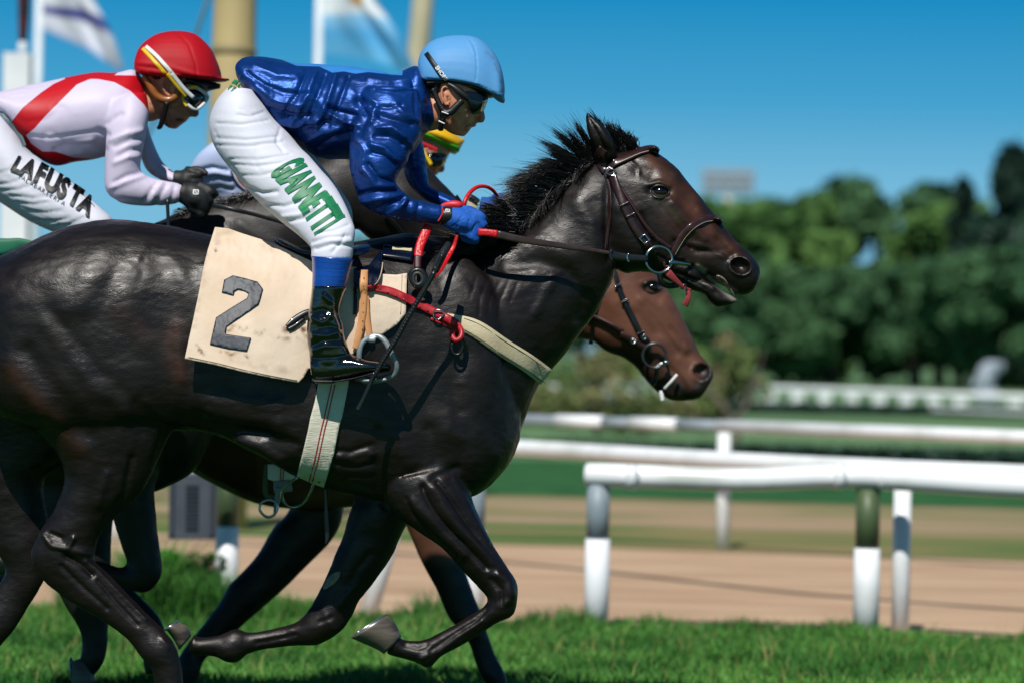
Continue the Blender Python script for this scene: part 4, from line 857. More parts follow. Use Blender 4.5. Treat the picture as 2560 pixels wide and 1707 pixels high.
# dark horse: neck low behind the front jockey's knee, head pointing down right to x = 1200
HEAD3 = [(880, 375, 885, 560, .08), (945, 345, 925, 600, .095), (1005, 358, 975, 615, .1), (1050, 398, 1020, 630, .095), (1100, 450, 1060, 645, .085), (1150, 503, 1095, 665, .07), (1200, 562, 1130, 690, .06), (1235, 620, 1170, 710, .055), (1250, 660, 1200, 712, .03)]
NECK3 = [(250, 600, 400, 1080, .18), (380, 560, 520, 960, .15), (480, 515, 600, 820, .12), (580, 495, 700, 740, .105), (680, 468, 780, 680, .09), (780, 405, 840, 620, .085), (870, 352, 890, 570, .08)]
FORE3A = [(180, 1000, 480, 1000, .08), (230, 1100, 430, 1100, .08), (255, 1200, 390, 1200, .068), (280, 1290, 392, 1300, .056), (305, 1370, 402, 1380, .048), (318, 1410, 404, 1440, .046), (300, 1418, 362, 1482, .04), (260, 1405, 300, 1465, .032), (190, 1390, 205, 1445, .028), (110, 1380, 110, 1440, .03), (60, 1375, 50, 1435, .03)]
FORE3B = [(40, 1080, 330, 1080, .08), (70, 1200, 300, 1200, .07), (90, 1330, 280, 1340, .058), (120, 1430, 280, 1440, .048), (160, 1510, 275, 1520, .044), (196, 1570, 272, 1570, .034), (204, 1610, 270, 1612, .032), (200, 1640, 262, 1650, .036), (196, 1652, 250, 1672, .03), (186, 1660, 236, 1690, .03)]
P3 = [loft('P', TRUNK3, Y3, n=28, sub=4), loft('P', NECK3, Y3), loft('P', HEAD3, Y3), loft('P', FORE3A, Y3 - .13), loft('P', FORE3B, Y3 + .12),
      loft('P', [(-760, 1000, -560, 1000, .1), (-740, 1300, -640, 1300, .06), (-720, 1750, -670, 1750, .03)], Y3)]
V3, F3 = fuse(P3, .0095, 4); V3 = strokes(V3, F3, 'P', [(14, .006, [(600, 560), (660, 600), (700, 620)]), (10, -.006, [(540, 590), (600, 640)]), (30, .01, [(1000, 500), (1040, 600)]), (8, -.004, [(560, 560), (590, 600)])])
N3 = normals(V3, F3); V3 = V3 + N3 * (vnoise(V3 * 24, 3) * .0014)[:, None]
hr3 = thing('race_horse', 'dark brown horse between the other two, its mane under the red capped rider\'s hands', 'horse', (-.9, Y3, 0), 'galloping race horses')
z3 = np.zeros(len(V3)); put('body', (V3, F3), M_black2, hr3, attrs={'tan': z3, 'pale': z3}); B3 = bvh((V3, F3))
hoof(hr3, 'F', [(560, 1400, 480, 1420, .034), (600, 1480, 462, 1440, .048), (620, 1560, 462, 1500, .056), (560, 1620, 468, 1560, .05)], Y3 + .12, [(462, 1400), (470, 1560), .03], r=.004)
hoof(hr3, 'P', [(70, 1375, 64, 1438, .03), (30, 1362, 18, 1440, .044), (0, 1352, -14, 1440, .05)], Y3 - .13, [(0, 1352), (-14, 1440), .05])
put('mane', strands(900, lambda u, r: W(np.array([[450 + 290 * u, 532 - 75 * u]]) + r.normal(0, 5, 2), Y3 + r.uniform(-.06, .03))[0], lambda u, r: np.array([-.07 + .02 * r.normal(), r.normal(0, .02), .05 * (1 - u) + .02 * r.normal()]), 0, 1.1, .002, 21, curl=.03, sag=.3), M_hair, hr3)
# ================================================================== riders
M_skin = mat('skin', '#d99876', '#bd7b5e', rough=.5, sc=30, det=6, bump=.25, bsc=220, bdist=.002, attrs=[('red', '#a04c44', False), ('dark', '#3c231c', False)])
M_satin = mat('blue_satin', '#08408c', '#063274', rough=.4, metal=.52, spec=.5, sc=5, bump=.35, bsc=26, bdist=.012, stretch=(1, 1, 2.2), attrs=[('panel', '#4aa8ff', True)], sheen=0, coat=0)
M_breech = mat('white_breeches', '#d4d5e0', '#cbcdda', rough=.6, spec=.3, sc=6, bump=.15, bsc=16, bdist=.008, stretch=(.5, 1, 3.0))
M_redwhite = mat('red_white_silk', '#cfc6dc', '#c6bdd4', rough=.5, spec=.3, sc=5, attrs=[('panel', '#b80d1c', True)], bump=.15, bsc=20, bdist=.008)
M_boot = mat('black_boot', '#060708', rough=.1, spec=.7, coat=.8, bump=.3, bsc=26, bdist=.008, stretch=(1, 1, 2))
M_cuff = mat('blue_boot_cuff', '#0346a4', '#033c90', rough=.25, spec=.6, bump=.4, bsc=60, bdist=.004, stretch=(.3, .3, 4), coat=.4)
M_black = bpy.data.materials['black_coat']
M_strapm = mat('black_strap', '#0c0d10', '#15171a', rough=.45, sc=30)
M_whites = mat('white_marking', '#e2e4e6', rough=.5)
M_glove = mat('blue_glove', '#0056b4', '#004ca2', rough=.75, sc=20, bump=.2, bsc=90, bdist=.002)
M_gloveb = mat('black_glove', '#101214', '#191c1f', rough=.6, sc=30, bump=.2, bsc=90, bdist=.002)
M_lens = mat('dark_lens', '#05070a', '#0c1a26', rough=.12, spec=.5, coat=.2, sc=10)

def fold(V, F, fr, S): return strokes(V, F, fr, S)
def fist(fr, wrist, knuck, yc, size=1.0, side=-1, m=None, fist_=1.0, curl=1.0, grip=None):
    """gloved hand closed round a rein: wrist / knuckle points in the photo frame"""
    wq = px(fr, [wrist, knuck]); A, Bk = W(wq, yc); d = Bk - A; L_ = np.linalg.norm(d); d /= L_
    up_ = np.cross(d, [0, 1, 0]); up_ /= np.linalg.norm(up_); up_ = up_ if up_[2] > 0 else -up_; out = np.array([0, 1.0, 0]) * side
    s = .0095 * size; parts = []
    parts.append(tube([A - d * .02, A, A + d * L_ * .5, Bk], [.026 * size, .027 * size, .034 * size, .030 * size], n=14))
    parts.append(tube([A + out * .012 + d * .02, A + out * .018 + d * L_ * .6, Bk + out * .012], [.02 * size, .024 * size, .022 * size], n=12))
    for i in range(4):
        o = up_ * (.030 - .019 * i) * size; k = 1 - .07 * abs(i - 1.2); b0 = Bk + o + out * .010 - d * .01
        parts.append(tube([b0 - d * .02, b0 + d * .010, b0 + d * .030 * k + out * .004 - up_ * .006, b0 + d * .034 * k - out * .020 * curl - up_ * .012, b0 + d * .012 - out * .034 * curl - up_ * .016, b0 - d * .012 - out * .032 - up_ * .016],
                          [s * 1.25, s * 1.3, s * 1.2, s * 1.1, s * 1.0, s * .8], n=10))
    t0 = A + up_ * .018 * size + d * L_ * .3
    parts.append(tube([t0, t0 + d * .03 + up_ * .016 - out * .004, t0 + d * .055 + up_ * .016 - out * .012, t0 + d * .075 + up_ * .006 - out * .02], [s * 1.4, s * 1.3, s * 1.15, s * .85], n=10))
    return parts
def ear(parent_parts, fr, c, k=1.0, yc=-.088):
    p = W(px(fr, [c]), yc)[0]
    parent_parts += [tube([p + np.array(q) * k for q in ((.000, 0, .024), (-.014, -.006, .026), (-.020, -.008, .012), (-.017, -.008, -.008), (-.006, -.004, -.024), (.002, 0, -.022))], [.004 * k] * 6, n=8), ball(p + np.array([-.006, .004, 0]), (.013 * k, .007, .022 * k), 10)]

# ------------------------------------------------------------------ front jockey
YF = 0.0
jk = thing('person', 'jockey in blue satin jacket, green lettered white breeches and light blue helmet', 'person', W(px('B', [(800, 900)]), 0)[0], 'jockeys')
TOR = [(286, 245, 300, 350, .11), (320, 222, 345, 440, .14), (390, 213, 425, 520, .16), (500, 216, 500, 650, .172), (640, 240, 640, 735, .178), (800, 250, 770, 815, .18), (960, 265, 930, 830, .185), (1120, 288, 1080, 830, .185), (1240, 305, 1230, 830, .175),
       (1330, 262, 1340, 790, .15), (1395, 262, 1405, 700, .115), (1440, 370, 1440, 660, .085), (1462, 460, 1478, 640, .07)]
SLV = [(1050, 400, 1380, 400, .07, -.13), (1010, 520, 1410, 560, .075, -.165), (980, 640, 1395, 680, .075, -.19), (960, 790, 1335, 800, .07, -.205), (968, 900, 1275, 890, .066, -.21), (990, 1010, 1245, 960, .062, -.215), (1040, 1105, 1262, 995, .058, -.215),
       (1150, 1168, 1300, 1032, .05, -.21), (1290, 1200, 1350, 1066, .044, -.205), (1420, 1218, 1440, 1092, .037, -.2), (1520, 1232, 1538, 1120, .032, -.195)]
SLF = [(1250, 420, 1400, 430, .06, .13), (1270, 640, 1410, 700, .065, .16), (1290, 820, 1425, 850, .06, .16), (1330, 960, 1445, 960, .055, .14), (1400, 1060, 1450, 990, .045, .12), (1500, 1110, 1530, 1035, .035, .1), (1600, 1140, 1620, 1075, .03, .08)]
jp = [loft('B', TOR, 0, n=36), loft('B', SLV, n=26), loft('B', SLF)]
V, F = fuse(jp, .0042, 5)
B_ = 'B'
FOLD = [(26, -.014, [(1020, 470), (1060, 560), (1020, 650)]), (22, .010, [(1060, 440), (1130, 500), (1100, 600)]), (14, -.008, [(700, 300), (650, 420), (560, 560)]), (16, .009, [(760, 300), (700, 450), (620, 600)]), (14, -.008, [(820, 310), (760, 460), (700, 620)]),
        (18, .010, [(880, 320), (830, 480), (760, 640)]), (14, -.009, [(960, 330), (900, 480), (840, 620)]), (18, .008, [(380, 260), (520, 320), (640, 330)]), (14, -.008, [(340, 300), (430, 370), (560, 420), (700, 430)]), (20, .010, [(400, 380), (500, 470), (640, 500)]),
        (16, -.010, [(460, 520), (560, 560), (720, 560)]), (20, .012, [(520, 600), (640, 620), (760, 600)]), (16, -.012, [(600, 680), (700, 640), (820, 600)]), (20, .012, [(700, 720), (800, 660), (900, 640)]), (15, -.011, [(770, 760), (860, 700), (960, 680)]),
        (18, -.012, [(840, 520), (900, 540), (1000, 560)]), (15, .010, [(860, 560), (930, 600), (1000, 620)]), (13, -.008, [(1100, 500), (1200, 510), (1280, 500)]), (16, .009, [(1080, 350), (1200, 370), (1330, 350)]), (13, -.008, [(1120, 400), (1240, 420), (1350, 400)]),
        (16, .010, [(1130, 640), (1220, 640), (1300, 690)]), (13, -.010, [(1120, 690), (1210, 690), (1290, 740)]), (16, .010, [(1100, 740), (1180, 760), (1240, 830)]), (12, -.010, [(1100, 790), (1180, 810), (1250, 860)]), (16, .008, [(1000, 700), (1060, 780), (1040, 900)]),
        (12, -.009, [(1080, 860), (1140, 940), (1230, 970)]), (16, .010, [(1060, 900), (1120, 990), (1230, 1000)]), (12, -.010, [(1020, 1050), (1130, 1020), (1250, 1020)]), (16, .009, [(1040, 1090), (1160, 1070), (1280, 1050)]), (11, -.009, [(1120, 1140), (1200, 1100), (1280, 1080)]),
        (12, .007, [(1190, 1170), (1260, 1130), (1320, 1080)]), (10, -.008, [(1320, 1190), (1320, 1120), (1335, 1070)]), (14, .006, [(1310, 1060), (1280, 1120), (1270, 1190)]), (12, -.006, [(1390, 1100), (1370, 1200)]),
        (14, -.010, [(1330, 280), (1370, 400), (1380, 560)]), (14, .008, [(1370, 280), (1410, 400), (1430, 560)]), (12, -.008, [(1420, 480), (1440, 580)]), (16, .010, [(1250, 500), (1300, 560), (1380, 600)]), (20, -.010, [(1150, 560), (1250, 590), (1340, 620)])]
V = fold(V, F, B_, FOLD)
V = wrinkle(V, F, .006, (14, 7, 5), 11, warp=1.0, ridge=False, rot=.5); V = wrinkle(V, F, .0024, (22, 12, 7), 12, warp=1.3, rot=.7); V = wrinkle(V, F, .0022, (12, 12, 16), 14, warp=1.5, ridge='groove', rot=-.3); V = relax(V, F)
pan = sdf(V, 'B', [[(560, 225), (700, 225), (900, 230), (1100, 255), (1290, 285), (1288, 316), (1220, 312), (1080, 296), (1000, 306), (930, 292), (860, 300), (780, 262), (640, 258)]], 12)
put('jacket', (V, F), M_satin, jk, attrs={'panel': pan}); BJ = bvh((V, F))
# breeches
THN = [(215, 400, 420, 420, .13, -.04), (150, 480, 470, 500, .15, -.06), (108, 590, 520, 590, .15, -.08), (118, 700, 600, 680, .135, -.11), (165, 800, 665, 760, .12, -.14), (250, 910, 720, 810, .105, -.17), (350, 1030, 790, 890, .095, -.2), (450, 1130, 860, 970, .085, -.225),
       (560, 1225, 920, 1065, .078, -.26), (660, 1305, 965, 1165, .072, -.30), (725, 1370, 998, 1260, .066, -.335), (728, 1410, 992, 1340, .06, -.35), (728, 1445, 982, 1445, .055, -.358)]
THF = [(215, 420, 420, 440, .12, .06), (130, 590, 530, 590, .13, .08), (250, 800, 690, 740, .11, .14), (420, 960, 790, 860, .095, .2), (560, 1100, 880, 980, .085, .235), (720, 1200, 960, 1090, .075, .26), (780, 1290, 985, 1200, .062, .275), (760, 1440, 950, 1420, .055, .275)]
V, F = fuse([loft('B', THN, n=32), loft('B', THF, n=28)], .0045, 4)
BF = []
for a, b_ in [((150, 610), (470, 590)), ((150, 700), (520, 690)), ((150, 745), (560, 720)), ((230, 830), (600, 800)), ((230, 860), (560, 850)), ((280, 560), (440, 540)), ((300, 930), (560, 890))]:
    m_ = ((a[0] + b_[0]) / 2, (a[1] + b_[1]) / 2 + 18); BF += [(6, -.0035, [a, m_, b_]), (16, .0010, [(a[0], a[1] - 22), (m_[0], m_[1] - 22), (b_[0], b_[1] - 22)])]
BF += [(12, -.007, [(330, 1000), (430, 1040), (520, 1030)]), (12, -.006, [(440, 1110), (560, 1120), (660, 1090)]), (10, -.006, [(600, 1210), (690, 1190), (760, 1140)]), (12, .005, [(560, 1180), (660, 1170), (740, 1120)]), (9, -.006, [(740, 1340), (820, 1310), (960, 1300)]), (9, -.006, [(760, 1380), (860, 1350), (980, 1360)]),
       (12, .005, [(740, 1360), (840, 1330), (970, 1330)]), (8, -.005, [(770, 1280), (860, 1270), (960, 1230)]), (8, -.005, [(860, 1400), (920, 1330), (940, 1290)]), (14, -.005, [(225, 850), (330, 1000), (470, 1140), (640, 1290)]), (10, -.005, [(540, 640), (520, 720), (560, 780)])]
V = fold(V, F, 'B', BF); V = wrinkle(V, F, .0009, (5, 6, 12), 30, ridge=False); V = wrinkle(V, F, .0015, (4, 6, 15), 31, warp=1.1, ridge='groove', rot=-.25); V = relax(V, F)
br = put('breeches', (V, F), M_breech, jk); BB = bvh((V, F))
M_green_t = mat('green_lettering', '#0f7a4c', '#0c6a42', rough=.5, sc=12)
# letters run down the thigh; each is laid on the cloth
o0 = np.array([480., 905.]); dirv = np.array([355., 385.]); 
letters = 'GIANNETTI'; wd = [1.15, .55, 1.1, 1.1, 1.1, .95, .95, .95, .5]; tot = sum(wd); ps = 0
Pth = smoothpath([(478, 905), (560, 985), (640, 1085), (705, 1180), (768, 1290)], 10); 
Pup = smoothpath([(640, 815), (705, 905), (780, 1000), (850, 1080), (925, 1195)], 10)
def on(path, t):
    q = np.linspace(0, 1, len(path)); return np.array([np.interp(t, q, path[:, 0]), np.interp(t, q, path[:, 1])])
lets = []
for ch, w_ in zip(letters, wd):
    t0, t1_ = ps / tot, (ps + w_ * .9) / tot; ps += w_
    a = on(Pth, t0); b1 = on(Pth, t1_); c_ = on(Pup, t0)
    em = {'I': .27, 'G': .70, 'A': .66, 'N': .68, 'E': .56, 'T': .56}[ch]
    lets.append(words(ch, 'B', a, (b1 - a) / em * 1.04, (c_ - a) / .66, BB, off=.004, bold=.06, cell=.1))
for ch, q in zip(letters, lets): put('letter', q, M_green_t, br)
for pl in ([(218, 402), (236, 372), (250, 380), (232, 412)], [(240, 366), (262, 338), (292, 352), (272, 380), (262, 372)], [(238, 414), (258, 384), (274, 392), (252, 420)], [(278, 382), (296, 356), (300, 372), (286, 394)]): put('letter', patch('B', pl, BB, off=.002, th=.001, cell=4), M_green_t, br)
# boot
V, F = fuse([loft('D', [(985, 560, 1250, 570, .052), (978, 640, 1215, 650, .05), (962, 760, 1188, 760, .047), (950, 860, 1212, 850, .048), (950, 960, 1226, 950, .046), (966, 1050, 1262, 1050, .044), (975, 1130, 1250, 1130, .04)], -.372, sub=5),
             loft('D', [(968, 1060, 985, 1235, .03), (1010, 1055, 1020, 1262, .036), (1120, 1065, 1120, 1258, .038), (1250, 1058, 1260, 1236, .04), (1370, 1092, 1380, 1206, .044), (1470, 1108, 1475, 1192, .042), (1540, 1125, 1540, 1180, .03), (1562, 1140, 1562, 1170, .014)], -.372, sub=4)], .0045, 3)
V = fold(V, F, 'D', [(12, -.004, [(980, 760), (1060, 740), (1130, 760)]), (22, .004, [(990, 800), (1060, 830), (1130, 790)]), (12, -.0035, [(1040, 870), (1130, 860), (1200, 880)]), (18, .004, [(1000, 920), (1100, 930), (1180, 900)]), (12, -.0035, [(1000, 990), (1080, 960), (1180, 960)]), (16, .003, [(990, 1040), (1080, 1000), (1190, 1000)]),
                     (10, -.003, [(970, 1090), (1140, 1085), (1260, 1070)]), (18, .006, [(1080, 640), (1140, 700), (1120, 780)]), (12, -.006, [(1150, 700), (1180, 800), (1210, 880)])])
bt = put('boot', (V, F), M_boot, jk); BT = bvh((V, F))
put('boot_cuff', loft('D', [(985, 352, 1290, 378, .058), (990, 450, 1262, 470, .055), (988, 540, 1240, 560, .0535), (984, 594, 1228, 604, .053)], -.368, n=32), M_cuff, bt)
put('sole', loft('D', [(990, 1232, 1000, 1276, .034), (1130, 1240, 1140, 1270, .036), (1160, 1246, 1168, 1262, .034), (1300, 1222, 1305, 1240, .04), (1440, 1186, 1445, 1202, .043), (1550, 1168, 1552, 1182, .028)], -.372), M_strapm, bt)
put('boot', loft('D', [(900, 380, 1180, 380, .055), (880, 760, 1110, 760, .047), (880, 1050, 1180, 1050, .044), (890, 1180, 1400, 1180, .03)], .285), M_boot, jk)
# skin: one figure under the clothes, with head, neck and wrists
HD = [(1400, 190, 1700, 120, .055), (1405, 280, 1800, 260, .078), (1425, 360, 1812, 370, .083), (1448, 440, 1800, 440, .086), (1475, 510, 1772, 510, .084), (1500, 570, 1745, 570, .077), (1530, 620, 1722, 618, .066), (1556, 652, 1700, 655, .052), (1590, 672, 1668, 690, .032)]
NK = [(1330, 400, 1350, 640, .07), (1420, 400, 1440, 660, .062), (1500, 410, 1500, 650, .058), (1560, 430, 1560, 640, .055)]
NOSE = [(1740, 500, 1768, 488, .012), (1748, 545, 1788, 535, .014), (1745, 590, 1797, 578, .017), (1742, 606, 1784, 606, .014)]
LIPU = [(1700, 600, 1742, 604, .022), (1705, 622, 1740, 622, .022), (1700, 630, 1735, 632, .018)]; LIPL = [(1655, 640, 1694, 644, .02), (1650, 660, 1692, 660, .02), (1645, 672, 1676, 672, .018)]
sk = [loft('B', HD, 0, n=28), loft('B', NK, 0), loft('B', NOSE, 0, n=14), loft('B', LIPU, 0, n=14), loft('B', LIPL, 0, n=14), loft('B', [(r[0], r[1], r[2], r[3], r[4] * .85) for r in TOR], 0, shrink=.86), loft('B', SLV, shrink=.72), loft('B', SLF, shrink=.7),
      loft('B', THN, shrink=.86), loft('B', THF, shrink=.86), loft('B', [(1480, 1228, 1505, 1130, .024, -.195), (1600, 1236, 1610, 1140, .022, -.19)])]
ear(sk, 'B', (1572, 445), 1.05)
V, F = fuse(sk, .0034, 2)
V = strokes(V, F, 'J', [(26, .004, [(470, 1150), (560, 1120)]), (30, -.003, [(380, 1280), (420, 1400)]), (16, -.004, [(560, 1300), (500, 1370)]), (18, .002, [(520, 1240), (600, 1180)]), (22, -.002, [(330, 1240), (370, 1330)]), (12, -.006, [(540, 1335), (600, 1320)]), (10, -.004, [(700, 1270), (680, 1230)]), (24, .003, [(440, 1440), (500, 1480)]),
                        (11, -.008, [(310, 960), (325, 1010)]), (10, -.004, [(280, 1080), (330, 1075)])])
V = V + normals(V, F) * (vnoise(V * 45, 3) * .0007)[:, None]
red = mask(V, 'J', [(40, .9, [(740, 1240)]), (26, .6, [(640, 1300)]), (22, .8, [(550, 1390)]), (60, .3, [(480, 1200)]), (40, .4, [(300, 950)])]); drk = mask(V, 'J', [(12, .95, [(545, 1345), (600, 1325)]), (70, .12, [(400, 1380), (470, 1460)]), (20, .5, [(320, 1000)])])
put('body', (V, F), M_skin, jk, attrs={'red': red, 'dark': drk}); BS = bvh((V, F))
M_hair2 = mat('dark_hair', '#120d0b', rough=.7)
put('hair', loft('B', [(1430, 345, 1500, 340, .083), (1440, 380, 1560, 372, .083), (1452, 420, 1545, 400, .081), (1468, 450, 1520, 430, .077)], 0, n=24), M_hair2, jk)
# helmet
M_helm = mat('light_blue_cover', '#5796cc', '#5090c8', rough=.55, spec=.3, sc=6, bump=.3, bsc=14, bdist=.006, attrs=[('dirt', '#55606c', False)])
V, F = fuse([loft('B', [(1384, 236, 1388, 300, .045), (1402, 176, 1412, 346, .078), (1452, 116, 1462, 352, .098), (1530, 82, 1540, 354, .106), (1640, 70, 1650, 366, .108), (1745, 86, 1760, 392, .104), (1830, 150, 1835, 428, .092), (1884, 240, 1884, 448, .085), (1908, 330, 1905, 458, .06), (1916, 400, 1912, 462, .04)], 0, n=36, dome=True),
             loft('B', [(1760, 376, 1765, 402, .10), (1830, 405, 1836, 440, .09), (1880, 440, 1880, 476, .065), (1918, 462, 1914, 488, .03)], 0, n=24, sq=2.6)], .0036, 3)
V = strokes(V, F, 'J', [(9, -.0022, [(540, 150), (640, 260), (680, 400), (690, 600), (670, 760)]), (8, -.002, [(20, 710), (200, 735), (400, 745), (740, 810), (940, 905), (1040, 890)]), (16, .0012, [(560, 180), (660, 400)]), (7, -.0015, [(880, 340), (960, 450), (1020, 600), (1045, 800)]), (22, .002, [(760, 840), (900, 930), (1000, 1010)])])
dirt = np.clip(mask(V, 'J', [(26, .8, [(1010, 760)]), (22, .5, [(820, 380), (900, 450)]), (12, .5, [(240, 350)]), (20, .6, [(930, 520), (1000, 700), (1030, 850)]), (10, .5, [(690, 470)])]) * (.5 + .8 * vnoise(V * 200, 3)), 0, 1)
hm = put('helmet', (V, F), M_helm, jk, attrs={'dirt': dirt}); BH = bvh((V, F))
ha = bvh((V, F))
put('goggle_strap', strap('J', [(25, 380), (110, 500), (220, 660), (340, 820)], 62, BH, off=.004, th=.002, sm=0), M_strapm, hm)
BST = bvh(strap('J', [(25, 380), (110, 500), (220, 660), (340, 820)], 80, BH, off=.004, th=.002, sm=0))
put('strap_lettering', words('SHORE', 'J', (142, 572), np.array([43., 59.]), np.array([52., -37.]) * 1.15, BST, off=.0015, bold=.03, cell=.15), M_whites, hm)
BHS = bvh((V, F))
put('goggles', fuse([loft('J', [(470, 880, 560, 960, .02, -.082), (600, 880, 600, 1130, .022, -.083), (720, 900, 640, 1190, .03, -.066), (800, 930, 740, 1170, .05, -.035), (848, 960, 790, 1120, .035, -.0), (850, 970, 800, 1100, .03, .02)], n=20)], .004, 2), M_lens, jk)
put('goggle_band', loft('J', [(300, 760, 340, 830, .008, -.096), (420, 800, 420, 920, .010, -.099), (560, 900, 560, 1010, .010, -.097), (680, 970, 660, 1060, .012, -.08)], n=14), M_strapm, jk)
put('helmet_lining', loft('J', [(20, 745, 60, 860, .084), (200, 760, 180, 830, .094), (420, 770, 420, 830, .096), (640, 810, 640, 900, .096), (800, 850, 780, 960, .082), (900, 910, 880, 970, .06)], 0, n=28), M_strapm, hm)
hs_ = fuse([ptube('J', [(110, 850), (150, 930), (200, 1050), (270, 1160)], -.094, [.009, .008, .009, .011]), ptube('J', [(500, 1000), (420, 1080), (350, 1150), (270, 1180)], -.096, [.01, .011, .012, .012]), ptube('J', [(265, 1170), (235, 1280), (215, 1390)], [-.090, -.076, -.06], [.014, .0085, .0095])], .0028, 1)
hn = put('chin_harness', hs_, M_strapm, jk)
put('buckle', ptube('J', [(232, 1150), (320, 1182)], -.11, .0022, n=6), M_whites, hn); put('buckle', ptube('J', [(190, 1270), (270, 1308)], -.091, .0024, n=6), M_whites, hn)
# gloves
gp = fist('K', (560, 590), (900, 700), -.19, 1.12)
gp.append(loft('K', [(560, 490, 560, 700, .03, -.19), (680, 478, 660, 745, .034, -.19), (800, 500, 760, 780, .034, -.19), (900, 540, 850, 850, .032, -.19), (960, 620, 880, 890, .026, -.19), (1050, 700, 960, 790, .018, -.19)]))
gp.append(ptube('K', [(860, 640), (900, 780), (880, 880)], -.205, [.02, .017, .012])); gp.append(ptube('K', [(900, 600), (990, 680), (1045, 725)], -.2, [.022, .018, .013]))
V, F = fuse(gp, .0032, 3); V = strokes(V, F, 'K', [(14, -.003, [(770, 580), (720, 650), (700, 720)]), (10, -.003, [(850, 640), (830, 740)]), (12, .003, [(900, 560), (960, 660)]), (10, -.003, [(920, 700), (870, 800)]), (8, -.002, [(640, 720), (720, 660), (780, 640)])])
gl = put('glove', (V, F), M_glove, jk); BG = bvh((V, F))
cuf = loft('K', [(520, 470, 500, 700, .031, -.195), (580, 468, 560, 704, .035, -.192), (640, 474, 638, 712, .036, -.19)], n=28)
put('wrist_band', cuf, M_strapm, gl); BC = bvh(cuf)
put('wrist_trim', fuse([ptube('K', [(500, 470), (620, 452), (720, 456), (760, 470)], -.195, [.006, .012, .012, .006]), ptube('K', [(518, 480), (520, 560), (490, 620), (465, 660)], -.226, .0032)], .003, 1), mat('red_trim', '#c8202c', rough=.5), gl)
put('band_logo', join([strap('K', [(560, 505), (612, 512)], 8, BC, off=.001, th=.0006), strap('K', [(562, 505), (560, 540)], 8, BC, off=.001, th=.0006), strap('K', [(610, 512), (606, 542)], 8, BC, off=.001, th=.0006), strap('K', [(560, 538), (608, 542)], 8, BC, off=.001, th=.0006), strap('K', [(570, 512), (600, 535)], 7, BC, off=.001, th=.0006)]), M_whites, gl)
V, F = fuse(fist('K', (1060, 470), (1240, 500), .06, 1.0, side=1) + [loft('K', [(1080, 440, 1090, 560, .025, .06), (1180, 395, 1180, 580, .03, .05), (1260, 450, 1250, 620, .03, .04), (1350, 455, 1310, 625, .026, .03), (1375, 490, 1360, 560, .014, .03)])], .0035, 2)
put('glove', (V, F), M_glove, jk)

# ------------------------------------------------------------------ red capped jockey
YR = Y3
rj = thing('person', 'jockey in red and white silks and red cap at the left', 'person', W(px('A', [(300, 1000)]), YR)[0], 'jockeys')
TR = [(-260, 640, -240, 760, .11), (-120, 590, -110, 760, .14), (20, 562, 40, 740, .15), (150, 530, 150, 900, .165), (300, 500, 320, 1012, .175), (450, 468, 460, 990, .18), (600, 446, 610, 972, .18), (720, 446, 720, 940, .17), (815, 424, 830, 860, .135), (870, 470, 885, 760, .1), (896, 540, 915, 690, .075)]
SR = [(690, 620, 900, 560, .06, -.13), (660, 760, 915, 700, .07, -.16), (648, 900, 890, 860, .068, -.175), (640, 1050, 866, 980, .064, -.18), (648, 1170, 865, 1050, .06, -.18), (720, 1240, 920, 1085, .055, -.18), (860, 1264, 985, 1105, .048, -.175), (1000, 1264, 1060, 1112, .042, -.17), (1115, 1244, 1128, 1140, .032, -.165)]
SRF = [(800, 700, 900, 760, .06, .12), (850, 900, 930, 860, .055, .13), (900, 1040, 990, 990, .05, .12), (1000, 1110, 1060, 1050, .042, .08), (1090, 1130, 1110, 1085, .032, .05)]
off_ = lambda st, y: [list(r[:5]) + [(r[5] if len(r) > 5 else 0) + y] for r in st]
V, F = fuse([loft('A', off_(TR, YR), n=36), loft('A', off_(SR, YR), n=26), loft('A', off_(SRF, YR))], .0065, 4)
V = strokes(V, F, 'A', [(16, -.008, [(600, 800), (660, 830)]), (14, -.008, [(660, 760), (700, 720), (740, 700)]), (20, .009, [(420, 900), (480, 880), (560, 860)]), (16, -.012, [(340, 920), (440, 890), (560, 880), (640, 920)]), (20, .008, [(420, 940), (500, 930)]), (10, -.004, [(160, 830), (300, 850), (480, 820), (640, 800)]),
                        (12, -.008, [(700, 900), (800, 860), (880, 850)]), (14, .007, [(680, 860), (780, 820), (870, 800)]), (12, -.008, [(720, 960), (800, 920), (870, 920)]), (14, .007, [(700, 1000), (790, 960), (860, 960)]), (10, -.008, [(700, 1120), (780, 1080), (860, 1060)]), (14, .007, [(680, 1150), (780, 1110), (880, 1080)]),
                        (9, -.006, [(880, 1240), (920, 1180), (960, 1120)]), (9, -.006, [(960, 1255), (990, 1190), (1020, 1130)]), (9, -.006, [(1040, 1250), (1060, 1190), (1070, 1140)]), (12, .006, [(920, 1250), (950, 1180), (990, 1120)]), (10, -.005, [(640, 1240), (760, 1220), (880, 1240)])])
V = wrinkle(V, F, .0025, (10, 8, 6), 41, ridge=False); V = wrinkle(V, F, .0025, (9, 9, 12), 42, warp=1.3, ridge='groove', rot=.4); V = relax(V, F)
pan = sdf(V, 'A', [[(60, 770), (80, 735), (140, 660), (250, 570), (330, 515), (400, 484), (380, 440), (600, 400), (760, 420), (700, 462), (830, 464), (870, 500), (905, 560), (930, 600), (930, 690), (912, 688), (880, 640), (800, 560), (700, 505), (600, 486), (550, 486), (470, 520), (380, 610), (290, 700), (210, 790), (160, 830),
                   (190, 880), (260, 930), (340, 930), (450, 966), (560, 972), (480, 1010), (340, 1060), (200, 1000), (150, 900), (100, 810)]], 12)
put('jacket', (V, F), M_redwhite, rj, attrs={'panel': pan}); BRJ = bvh((V, F))
